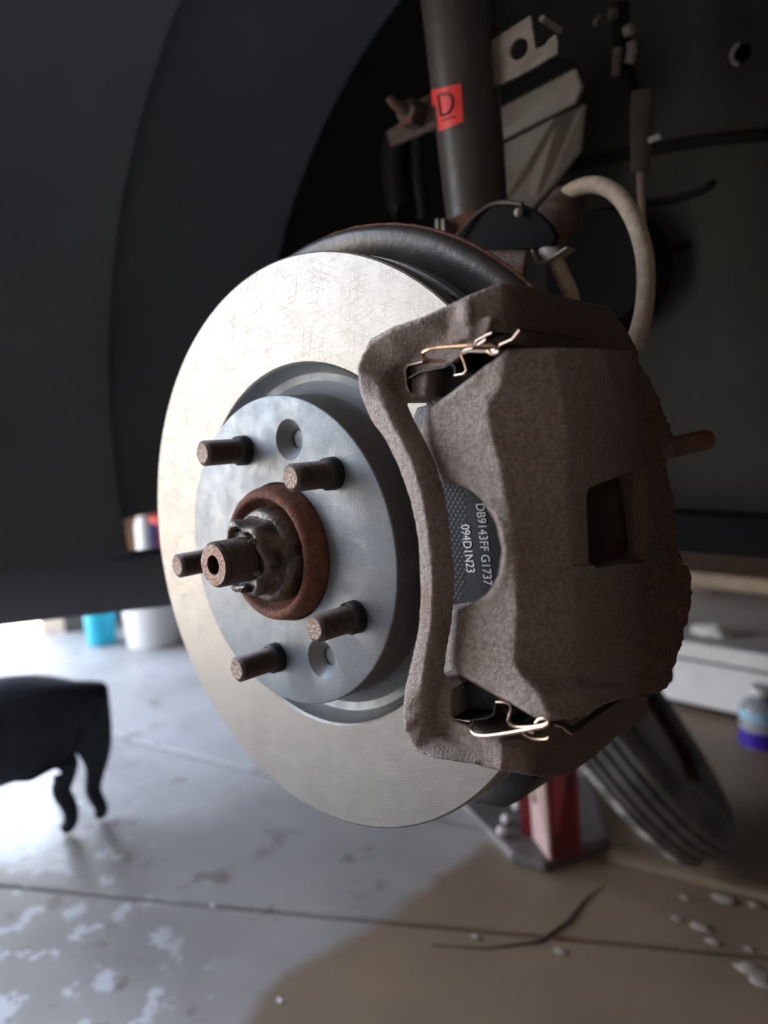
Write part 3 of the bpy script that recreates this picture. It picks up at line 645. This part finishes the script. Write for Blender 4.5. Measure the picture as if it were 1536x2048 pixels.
def lettering(txt, pxa, pxb, Y, h, par, nm='printed_code', m='white_print'):
    """text running from pixel pxa to pxb (both turned into points on the plate), letter tops to the right of travel"""
    cu = bpy.data.curves.new('txt', 'FONT'); cu.body = txt; cu.size = 1; cu.extrude = .01; o = bpy.data.objects.new('txt', cu); COL.objects.link(o)
    dg = bpy.context.evaluated_depsgraph_get(); me = bpy.data.meshes.new_from_object(o.evaluated_get(dg)); bpy.data.objects.remove(o)
    a, b = at(*pxa, Y), at(*pxb, Y); e1 = (b-a); L_ = e1.length; e1.normalize(); nrm = Vector((0, -1, 0)); e2 = nrm.cross(e1)
    xs = [v.co.x for v in me.vertices]; x0, x1 = min(xs), max(xs)
    bm = bmesh.new(); bm.from_mesh(me)
    for v in bm.verts:
        u = (v.co.x-x0)/(x1-x0)*L_; v.co = a + e1*u + e2*(v.co.y*h/.7) + nrm*(v.co.z*.005)
    return obj(nm, bm, M[m], par, smooth=False)
lettering('DB9143FF G1737', (952, 1008), (968, 1170), .0010, .0042, pad)
lettering('094D1N23', (922, 1050), (934, 1145), .0010, .0042, pad)
bm = BM(); prism(bm, [HV(x, .0073, z) for x, z in ((.100, .062), (.128, .070), (.138, .04), (.142, .005), (.138, -.035), (.128, -.058), (.104, -.056), (.096, -.03), (.094, 0), (.095, .03))], (0, .0105, 0)); obj('friction_block', bm, M['friction'], pad, mods=bev(.001))
p2 = empty('brake_pad', HV(.12, .055, .0), 'inner brake pad behind the disc, seen through the caliper opening', 'brake pad', 'brake pads')
bm = BM(); prism(bm, [HV(x, .0425, z) for x, z in ((.095, .055), (.115, .062), (.122, .04), (.125, .005), (.122, -.035), (.114, -.052), (.098, -.050), (.090, -.03), (.088, 0), (.090, .03))], (0, .0095, 0)); obj('backing_plate', bm, M['padplain'], p2)

# ------------------------------------------------------------------ pad retaining clips and wire springs
cu_ = empty('pad_clip', at(900, 740, -.005), 'thin folded steel pad clip at the top of the caliper', 'clip')
bm = BM(); ribbon(bm, [at(x, y, -.012) for x, y in ((815, 785), (813, 765), (811, 738), (816, 731), (845, 724))], (0, .012, 0)); obj('clip_leaf', bm, M['clipdark'], cu_)
bm = BM(); ribbon(bm, [at(x, y, -.012) for x, y in ((909, 751), (927, 748), (933, 740), (929, 725), (922, 708), (928, 702), (945, 697), (953, 682), (975, 670), (984, 666))], (0, .012, 0)); obj('clip_leaf', bm, M['clipdark'], cu_)
bm = BM(); ribbon(bm, [at(x, y, -.012) for x, y in ((812, 760), (840, 745), (890, 735), (900, 728), (908, 735), (909, 751))], (0, .014, 0)); obj('clip_leaf', bm, M['black'], cu_)
bm = BM(); ribbon(bm, [at(x, y, -.0115) for x, y in ((975, 706), (998, 703), (1000, 689), (1025, 679), (1040, 660))] + [atx(1100, 668, .1405), atx(1166, 679, .1405)], (-.0035, .006, .0), .0005); obj('clip_leaf', bm, M['clipdark'], cu_)
def wire(nm, pxs, Y, r, par, m='clip', k=4):
    bm = BM(); pts = [at(x, y, Y) if not isinstance(Y, (list, tuple)) else at(x, y, Y[i]) for i, (x, y) in enumerate(pxs)]
    tube(bm, smooth_path(pts, k) if k > 1 else pts, r, 8); return obj(nm, bm, M[m], par)
wire('bright_edge', [(909, 751), (927, 748), (933, 741), (929, 725), (922, 708), (930, 700), (945, 697)], -.0125, .00042, cu_, k=1)
wire('bright_edge', [(945, 697), (953, 682), (975, 670), (984, 666)], -.0125, .00042, cu_, k=1)
wire('bright_edge', [(998, 703), (1000, 690), (1025, 679), (1039, 661)], -.0125, .00042, cu_, k=1)
wire('bright_edge', [(1039, 661), (1100, 668), (1160, 678)], [-.0125, .02, .045], .00020, cu_, k=1)
wire('bright_edge', [(819, 785), (813, 770), (811, 740), (816, 731), (845, 724)], -.0125, .00030, cu_, k=1)
ws = empty('wire_spring', at(880, 700, -.015), 'bronze wire spring loop above the pad, at the caliper top', 'wire spring')
wire('wire', [(900, 722), (870, 722), (852, 717), (846, 708), (852, 701), (875, 695), (910, 692), (950, 690), (985, 692), (996, 697), (985, 702), (960, 702), (938, 702), (925, 708)], [-.008, -.010, -.013, -.015, -.016, -.016, -.016, -.016, -.015, -.013, -.012, -.012, -.012, -.012], .00075, ws)
wire('wire', [(957, 690), (968, 683), (972, 679)], -.0165, .0006, ws)
wire('wire', [(976, 700), (984, 707), (998, 704)], -.0150, .0007, ws)
cl = empty('pad_clip', at(920, 1420, -.005), 'thin folded steel pad clip at the bottom of the caliper', 'clip')
bm = BM(); ribbon(bm, [at(x, y, -.008) for x, y in ((928, 1371), (899, 1383), (899, 1392), (896, 1400), (901, 1432), (910, 1439), (940, 1443))], (0, .014, 0)); obj('clip_leaf', bm, M['clipdark'], cl)
bm = BM(); ribbon(bm, [at(x, y, -.010) for x, y in ((940, 1443), (975, 1437), (988, 1430), (992, 1405), (1015, 1405), (1022, 1418), (1017, 1440), (1028, 1452))], (0, .012, 0)); obj('clip_leaf', bm, M['clipdark'], cl)
wire('bright_edge', [(899, 1383), (899, 1392), (896, 1400), (901, 1432), (908, 1438), (940, 1443)], -.0085, .00025, cl, k=1)
wire('bright_edge', [(992, 1404), (1015, 1406), (1022, 1418), (1015, 1440), (1019, 1447)], -.0115, .0004, cl, k=2)
wire('bright_edge', [(1108, 1450), (1124, 1454), (1135, 1464), (1144, 1469), (1180, 1445), (1255, 1390)], [-.005, -.004, -.003, -.002, .02, .068], .00030, cl, k=1)
bm = BM(); ribbon(bm, [at(1108, 1450, -.004), at(1124, 1454, -.003), at(1144, 1469, -.001), at(1255, 1390, .070)], (-.0035, .006, 0), .0004); obj('clip_leaf', bm, M['clipdark'], cl)
wl = empty('wire_spring', at(980, 1470, -.012), 'bronze wire spring loop below the pad, at the caliper bottom', 'wire spring')
wire('wire', [(1019, 1447), (1030, 1453), (1055, 1454), (1080, 1451), (1096, 1446), (1094, 1438), (1080, 1438), (1072, 1446)], -.0125, .0007, wl)
wire('wire', [(955, 1442), (944, 1450), (942, 1460), (952, 1470), (975, 1472), (1020, 1466), (1060, 1459), (1085, 1454), (1097, 1447)], [-.008, -.011, -.013, -.0145, -.015, -.015, -.014, -.013, -.0125], .00078, wl)
wire('wire', [(1045, 1459), (1050, 1470), (1070, 1478), (1092, 1478), (1097, 1474)], -.014, .00045, wl, k=3)
wire('wire', [(1058, 1463), (1068, 1466)], -.0142, .0006, wl, k=1)

# ------------------------------------------------------------------ hoses and small parts behind
hs = empty('brake_hose', at(1290, 600, .2), 'thick tan brake hose looping beside the strut to the caliper', 'brake hose')
bm = BM(); tube(bm, smooth_path([at(x, y, Yk) for x, y, Yk in ((1105, 420, .215), (1130, 392, .205), (1158, 375, .20), (1195, 370, .195), (1235, 390, .19), (1268, 440, .185), (1288, 505, .18), (1292, 570, .175), (1286, 630, .165), (1268, 690, .15), (1240, 745, .13), (1215, 790, .115))], 6), .0050, 20); obj('hose', bm, M['hose'], hs)
h2 = empty('hose_end', at(1130, 560, .17), 'short tan hose end held by a clip under the black plate', 'hose')
bm = BM(); tube(bm, smooth_path([at(x, y, .17) for x, y in ((1108, 512), (1122, 545), (1140, 585), (1150, 640))], 5), .0046, 18); obj('hose', bm, M['hose'], h2)
bm = BM(); a, b = at(1090, 492, .169), at(1112, 520, .169); tube(bm, [a, a.lerp(b, .2), b], [.005, .0056, .0056], 18); obj('ferrule', bm, M['brightmet'], h2)
bm = BM(); ribbon(bm, smooth_path([at(x, y, .163) for x, y in ((1062, 497), (1066, 515), (1076, 527), (1100, 518), (1133, 496))], 3), (0, .010, 0), .001); obj('retaining_clip', bm, M['brightmet'], h2)
bpk = empty('hose_mount_plate', at(1000, 500, .165), 'curved black mounting plate across the bottom of the strut tube', 'bracket')
bm = BM(); A = [(900, 487), (922, 462), (950, 432), (980, 410), (1010, 404), (1045, 408), (1075, 424), (1098, 446), (1112, 470), (1106, 492), (1060, 497), (1000, 503), (950, 500), (905, 492)]
prism(bm, [at(x, y, .165-.006*math.sin((x-900)/212*PI)) for x, y in A], (0, .005, 0)); obj('plate', bm, M['aprondark'], bpk, mods=bev(.0012, 3))
bm = BM(); tube(bm, smooth_path([at(x, y, .159) for x, y in ((900, 487), (922, 462), (950, 432), (980, 410), (1010, 404), (1045, 408))], 4), .0013, 8); obj('highlight_edge', bm, M['strut'], bpk)  # paler tube puts a highlight rim along the plate edge
bm = BM(); bmesh.ops.create_icosphere(bm, subdivisions=2, radius=.0028); bmesh.ops.translate(bm, verts=bm.verts, vec=at(1037, 425, .158)); obj('rivet', bm, M['brightmet'], bpk)
for x in (873, 885):
    bm = BM(); a = at(x, 444, .17); box(bm, a-Vector((.0012, 0, .015)), a+Vector((.0012, .006, .002))); obj('lip_tab', bm, M['bracket'], bpk)
kn_ = empty('steering_knuckle', at(990, 560, .14), 'rusty knuckle casting below the strut, behind the caliper top', 'knuckle')
bm = BM()
join(bm, lambda q: loft(q, [[at(945, 500, .14), at(1060, 500, .14), at(1060, 500, .18), at(945, 500, .18)], [at(950, 540, .135), at(1050, 545, .135), at(1050, 545, .18), at(950, 540, .18)], [at(968, 575, .13), at(1050, 600, .13), at(1050, 600, .18), at(968, 575, .18)], [at(990, 700, .12), at(1060, 700, .12), at(1060, 700, .17), at(990, 700, .17)]]))
join(bm, lambda q: tube(q, [at(1000, 540, .133), at(990, 580, .128)], .006, 16))
join(bm, lambda q: tube(q, [at(1140, 400, .215), at(1115, 440, .2), at(1090, 480, .19)], [.012, .014, .012], 16))
join(bm, lambda q: loft(q, [[HV(-.03, .075, z), HV(.05, .075, z), HV(.05, .12, z), HV(-.03, .12, z)] for z in (-.07, 0, .08)]))
obj('knuckle_casting', bm, M['castrust'], kn_, mods=cast_mods(.002, 4, .001, .008), angle=None)
ca = empty('control_arm', at(980, 1600, .1), 'black lower control arm end showing under the disc edge', 'control arm')
bm = BM(); prism(bm, [at(x, y, .085) for x, y in ((945, 1608), (950, 1585), (1000, 1552), (1050, 1530), (1070, 1560), (1045, 1590), (1032, 1606), (1005, 1618))], (0, .05, 0)); obj('arm', bm, M['black'], ca, mods=bev(.002))
bm = BM(); box(bm, HV(-.04, .10, -.16), HV(.05, .36, -.13)); obj('arm_web', bm, M['black'], ca, mods=bev(.005))
# wheel speed sensor lead with rubber sleeve and its clips
sn = empty('sensor_cable', at(1280, 345, .30), 'thin pale cable leaving a dark rubber sleeve, right of hose', 'cable')
bm = BM(); tube(bm, [at(1288, 185, .30), at(1284, 215, .30), at(1282, 300, .30), at(1280, 345, .30)], [.0085, .0080, .0070, .0062], 20); obj('sleeve', bm, M['rubberboot'], sn)
bm = BM(); tube(bm, [at(1280, 330, .30), at(1281, 375, .30), at(1284, 415, .30), at(1290, 520, .30)], .0024, 12); obj('cable', bm, mat('pinkish_cable', (.42, .32, .29), .6), sn)
bm = BM(); a, b = at(1298, 281, .296), at(1320, 272, .296); tube(bm, [a, b], .0022, 8); obj('clip_tab', bm, M['whitepl'], sn)
pb = empty('pipe_bracket', at(1255, 100, .3), 'small scuffed steel pipe bracket high in the wheel well', 'bracket')
for pxs, r in (([(1249, 64), (1265, 56)], .0040), ([(1262, 86), (1263, 105), (1258, 126)], .0036), ([(1236, 98), (1232, 150)], .0035), ([(1195, 40), (1200, 44)], .004), ([(1225, 22), (1229, 34)], .0035)):
    bm = BM(); tube(bm, [at(x, y, .30) for x, y in pxs], r, 8); obj('bent_tab', bm, M['brightmet' if r > .0035 and pxs[0][0] > 1240 else 'bracket'], pb)
bm = BM(); tube(bm, smooth_path([at(1240, 10, .31), at(1245, 100, .31), at(1262, 180, .31), at(1290, 200, .31)], 4), .006, 10); obj('pipe', bm, M['aprondark'], pb)

# ------------------------------------------------------------------ jack stand
js = empty('jack_stand', atz(1080, 1690, 0), 'red jack stand with a grey base plate under the car', 'jack stand')
c0, c1, c2 = atz(905, 1608, 0), atz(1022, 1727, 0), atz(1090, 1747, 0); c3 = atz(1222, 1698, 0)
ctr = atz(1085, 1672, 0); 
B = [c0, c1, c2, c3, c3+Vector((-.10, .14, 0)), c0+Vector((.02, .10, 0))]
bm = BM(); loft(bm, [B_ for B_ in ([p for p in B], [p+Vector((0, 0, .010)) for p in B], [p.lerp(ctr, .06)+Vector((0, 0, .014)) for p in B])]); obj('base_plate', bm, M['standgrey'], js, smooth=False, mods=bev(.002))
up = Vector((0, 0, 1))
e_b = at(1108, 1722, .50); e_b = atz(1104, 1722, .012); e_t = e_b + Vector((-.012, .005, .16))
l_b = atz(1070, 1678, .012); l_t = e_t + Vector((-.022, .0, 0)); r_b = atz(1163, 1712, .012); r_t = e_t + Vector((.034, .012, 0))
def sheet(a, b, c, d, m, nm, th=.003, label=None):
    bm = BM(); n_ = (b-a).cross(d-a).normalized()*th; prism(bm, [a, b, c, d], n_); return obj(nm, bm, m, js, smooth=False, mods=bev(.0008, 1), label=label)
sheet(l_b, e_b, e_t, l_t, mat('panel_glare', (.62, .45, .43), .35), 'leg_panel', label='leg panel coloured pale for its bright reflection'); sheet(e_b, r_b, r_t, e_t, M['red'], 'leg_panel')  # pale colour stands for light glancing off the red leg
bb = l_b+Vector((.0, .06, 0)); sheet(l_b+Vector((-.016, -.002, 0)), l_b+Vector((-.001, 0, 0)), l_t+Vector((-.001, 0, 0)), l_t+Vector((-.014, -.002, 0)), M['red'], 'leg_panel')
bm = BM(); tube(bm, [e_t+Vector((-.008, .012, -.10)), e_t+Vector((-.012, .012, .025))], .013, 16); obj('ratchet_post', bm, M['black'], js)
bm = BM(); box(bm, e_t+Vector((-.045, -.012, .02)), e_t+Vector((.01, .03, .035))); obj('saddle', bm, M['black'], js, mods=bev(.004))
for x, y in ((1034, 1612), (1012, 1638), (1003, 1662)):
    p = atz(x, y, .02); bm = BM(); bmesh.ops.create_icosphere(bm, subdivisions=2, radius=.006); bmesh.ops.translate(bm, verts=bm.verts, vec=p); obj('weld_blob', bm, M['bench'], js)

# ------------------------------------------------------------------ spare tyre leaning
ty = empty('tyre', (-.03, .66, 0), 'dusty black tyre leaning on its tread beyond the jack stand', 'tyre')
TC = Vector((-.137, .604, .175)); R_t = .2; KR = .205/.2855; KW = .38
axd = Vector((.69, .39, .605)).normalized(); d1 = axd.cross(Vector((0, 0, 1))).normalized(); d2 = axd.cross(d1)
prof = [(.19, -.070), (.205, -.080), (.235, -.087), (.262, -.083), (.277, -.070), (.2845, -.055), (.2850, -.034), (.279, -.031), (.279, -.026), (.2855, -.023), (.2855, -.003), (.279, 0), (.279, .005), (.2855, .008), (.2855, .028), (.279, .031), (.279, .036), (.2845, .039), (.2840, .055), (.277, .070), (.262, .083), (.235, .087), (.205, .080), (.19, .070), (.185, .0)]
def wheelpart(nm, prof, m, n=72, label=None):
    bm = BM(); lathe(bm, [(r_*KR, h_*KW) for r_, h_ in prof], (0, 0, 0), 'z', n)
    Mx = Matrix(((d1.x, d2.x, axd.x, TC.x), (d1.y, d2.y, axd.y, TC.y), (d1.z, d2.z, axd.z, KR*.2855*math.sqrt(1-axd.z**2)+.087*KW*abs(axd.z)*.8), (0, 0, 0, 1)))
    bmesh.ops.transform(bm, matrix=Mx, verts=bm.verts); return obj(nm, bm, M[m], ty, label=label)
wheelpart('carcass', prof, 'rubber')
wheelpart('sidewall_bead', [(.2785, -.0705), (.2855, -.060), (.2865, -.056), (.2795, -.078), (.270, -.083)], 'tyredust', label='pale dusty shoulder of the tyre')
wheelpart('rim', [(.19, -.068), (.186, -.060), (.176, .03), (.06, .045), (.03, .045), (.03, .052), (.06, .052), (.18, .040), (.192, .068), (.195, .071), (.186, .0)], 'rim')

# ------------------------------------------------------------------ background beyond the car
wb = empty('low_cabinet', (-.1, 1.25, 0), 'low white metal cabinet on the floor beyond the tyre', 'cabinet')
bm = BM(); box(bm, (-.33, 1.05, .012), (1.2, 1.5, .122)); obj('cabinet_body', bm, M['bench'], wb, smooth=False, mods=bev(.004))
bm = BM(); box(bm, (-.32, 1.07, 0), (1.19, 1.48, .014)); obj('plinth', bm, M['aprondark'], wb, smooth=False)
bm = BM(); box(bm, (-.33, 1.046, .090), (1.2, 1.052, .094)); obj('drawer_gap', bm, M['standgrey'], wb, smooth=False)
bs = empty('shelf_board', (-.1, 1.4, .19), 'tan wooden board lying above the white cabinet', 'board')
bm = BM(); box(bm, (-.5, 1.20, .185), (1.3, 1.6, .212)); obj('board', bm, M['tan'], bs, smooth=False, mods=bev(.003))
for x in (-.45, .4, 1.2):
    bm = BM(); box(bm, (x-.02, 1.3, .1225), (x+.02, 1.48, .185)); obj('board_support', bm, M['wood'], bs, smooth=False)
rg = at(1425, 1262, 1.12); bm = BM(); bmesh.ops.create_icosphere(bm, subdivisions=3, radius=1)
for v in bm.verts: v.co = Vector((v.co.x*.035*(1+.4*noise.noise(v.co*2)), v.co.y*.02, max(-.35, v.co.z)*.012*(1+.8*noise.noise(v.co*3)))) + Vector((rg.x, rg.y, .126))
tag(obj('rag', bm, M['whitepl'], None, base=(rg.x, rg.y, .122)), 'small white rag lying on top of the white cabinet', 'rag')
ob = at(1400, 1150, 2.2)
bm = BM(); box(bm, (ob.x-.35, 2.2, 0), (ob.x+.02, 2.5, .47)); tag(obj('cardboard_box', bm, M['orange'], None, smooth=False, base=(ob.x-.15, 2.35, 0), mods=bev(.004)), 'orange-brown box in the dim background under the car', 'box')
bt = empty('bottle', (-.07, .98, 0), 'clear bottle of purple liquid before the white cabinet', 'bottle')
q = at(1522, 1480, .98); bx, bz = q.x, 0
zt = at(1518, 1372, .98).z
s_ = zt/.20
bz = max(0, q.z)
bm = BM(); lathe(bm, [(.001, .001), (.030, .001), (.031, .004), (.031, zt*.62), (.026, zt*.74), (.012, zt*.84), (.012, zt*.88), (.001, zt*.88)], (bx, .98, 0), 'z', 32, closed=False); obj('bottle_body', bm, M['clear'], bt)
bm = BM(); lathe(bm, [(.001, .003), (.0316, .003), (.0316, zt*.30), (.001, zt*.30)], (bx, .98, 0), 'z', 32, closed=False); obj('liquid', bm, M['purple'], bt)
bm = BM(); lathe(bm, [(.0315, zt*.48), (.0318, zt*.48), (.0318, zt*.64), (.0315, zt*.64)], (bx, .98, 0), 'z', 32); obj('label_band', bm, M['label_blue'], bt)
bm = BM(); lathe(bm, [(.001, zt*.87), (.015, zt*.87), (.015, zt), (.001, zt)], (bx, .98, 0), 'z', 24, closed=False); obj('cap', bm, M['whitepl'], bt)

# left: bucket, tub, drum, post at the door jamb
def tubthing(nm, c, r, h, m, label, cat, taper=.85):
    t = empty(nm, c, label, cat); bm = BM()
    lathe(bm, [(.001, .002), (r*taper, .002), (r, h*.96), (r*1.05, h*.96), (r*1.05, h), (r*.95, h), (r*taper*.93, .01), (.001, .01)], c, 'z', 40, closed=False); obj('shell', bm, m, t); return t
pb_ = atz(205, 1287, 0); tubthing('bucket', (pb_.x, pb_.y, 0), .040, .11, M['cyan'], 'cyan plastic bucket on the floor beside the white tub', 'bucket')
pt = atz(312, 1285, 0); tw = tubthing('washtub', (pt.x, pt.y, 0), .078, .17, M['whitepl'], 'white plastic tub on the floor left of the disc', 'tub')
bm = BM(); bmesh.ops.create_icosphere(bm, subdivisions=3, radius=1)
tp = at(245, 1118, pt.y+.03)
for v in bm.verts: v.co = Vector((v.co.x*.045, v.co.y*.05*(1+.3*noise.noise(v.co*2)), v.co.z*.028*(1+.6*noise.noise(v.co*2.5)))) + Vector((pt.x-.03, pt.y-.02, .185))
tag(obj('cloth', bm, M['whitepl'], None, base=(pt.x-.03, pt.y-.02, .17)), 'crumpled white cloth heaped in the white tub', 'cloth')
dr = empty('drum', (-1.56, .90, 0), 'dark drum with a bright red top band at the door jamb', 'drum')
bm = BM(); lathe(bm, [(.001, 0), (.075, 0), (.075, .215), (.001, .215)], (-1.56, .90, 0), 'z', 32, closed=False); obj('drum_body', bm, M['aprondark'], dr)
bm = BM(); lathe(bm, [(.001, .215), (.076, .215), (.076, .29), (.001, .29)], (-1.56, .90, 0), 'z', 32, closed=False); obj('red_band', bm, M['brightred'], dr, label='bright red band')
cn = empty('canister', (-1.53, .785, 0), 'narrow white and blue canister beside the dark drum', 'canister')
bm = BM(); lathe(bm, [(.001, 0), (.02, 0), (.02, .28), (.012, .30), (.001, .30)], (-1.53, .785, 0), 'z', 24, closed=False); obj('canister_body', bm, M['whitepl'], cn)
bm = BM(); box(bm, (-1.548, .798, .22), (-1.508, .810, .28)); obj('blue_stripe', bm, mat('blue_stripe', (.02, .10, .5), .5), cn)
po = empty('wooden_post', (-1.64, .775, 0), 'brown wooden post leaning beside the garage door opening', 'post')
a, b = Vector((-1.64, .775, 0)), Vector((-1.66, .86, .42)); bm = BM(); tube(bm, [a, b], .022, 4); obj('post', bm, M['wood'], po, smooth=False)

# ------------------------------------------------------------------ dog in the glare on the left (rump and hind legs in view)
dgp = atz(175, 1655, 0)
dog = empty('dog', (dgp.x, dgp.y, 0), 'dark dog standing with its rump and hind legs in the glare', 'dog')
hd = Vector((-.55, -.83, 0)).normalized()            # it faces left, out of the frame
sd_ = Vector((-hd.y, hd.x, 0))
def dp_(f, s, z): return Vector((dgp.x, dgp.y, 0)) + hd*f + sd_*s + Vector((0, 0, z))
verts = []; edges = []; rad = []
def vtx(p, r, par=None):
    verts.append(p); rad.append(r); i = len(verts)-1
    if par is not None: edges.append((par, i))
    return i
pel = vtx(dp_(.030, 0, .170), (.070, .066))
rp_ = vtx(dp_(-.010, 0, .164), (.046, .048), pel)
s1 = vtx(dp_(.085, 0, .156), (.070, .072), pel); s2 = vtx(dp_(.15, 0, .134), (.072, .080), s1); s3 = vtx(dp_(.24, 0, .132), (.070, .082), s2)
nk = vtx(dp_(.30, 0, .195), (.036, .038), s3); h1 = vtx(dp_(.335, 0, .235), (.036, .036), nk); h2 = vtx(dp_(.375, 0, .232), (.025, .024), h1); h3 = vtx(dp_(.41, 0, .226), (.016, .015), h2)
for s in (-1, 1):
    if s < 0: kf = ((-.018, .105, .026), (-.016, .076, .0135), (-.008, .045, .0115), (-.020, .014, .0100), (-.010, .006, .010))
    else: kf = ((.018, .105, .022), (.018, .078, .0125), (.028, .064, .0140), (.016, .035, .0110), (.018, .013, .0095), (.030, .006, .010))
    pr_ = rp_ if s < 0 else pel
    for f_, z_, r_ in kf: pr_ = vtx(dp_(f_, s*.012, z_), (r_, r_), pr_)
    pr_ = s3
    for f_, z_, r_ in ((.25, .08, .018), (.245, .045, .010), (.25, .012, .008), (.262, .006, .009)): pr_ = vtx(dp_(f_, s*.026, z_), (r_, r_), pr_)
    e1 = vtx(dp_(.325, s*.022, .268), (.010, .007), h1); vtx(dp_(.320, s*.028, .292), (.004, .004), e1)
off = Vector((dgp.x, dgp.y, 0)); me = bpy.data.meshes.new('body'); me.from_pydata([v-off for v in verts], edges, []); o = bpy.data.objects.new('body', me); COL.objects.link(o)
md = o.modifiers.new('k', 'SKIN'); md.use_smooth_shade = True
for i, r in enumerate(rad): me.skin_vertices[0].data[i].radius = r
me.skin_vertices[0].data[0].use_root = True
ss = o.modifiers.new('s', 'SUBSURF'); ss.levels = 2
dg_ = bpy.context.evaluated_depsgraph_get(); nm_ = bpy.data.meshes.new_from_object(o.evaluated_get(dg_)); o.modifiers.clear(); o.data = nm_; nm_.materials.append(M['dog']); o.parent = dog
for p in nm_.polygons: p.use_smooth = True
for s in (-1, 1):
    bm = BM(); bmesh.ops.create_icosphere(bm, subdivisions=2, radius=.006); bmesh.ops.translate(bm, verts=bm.verts, vec=dp_(.360, s*.022, .246)); obj('eye', bm, M['black'], dog)
bm = BM(); bmesh.ops.create_icosphere(bm, subdivisions=2, radius=.009); bmesh.ops.translate(bm, verts=bm.verts, vec=dp_(.424, 0, .230)); obj('nose', bm, M['black'], dog)
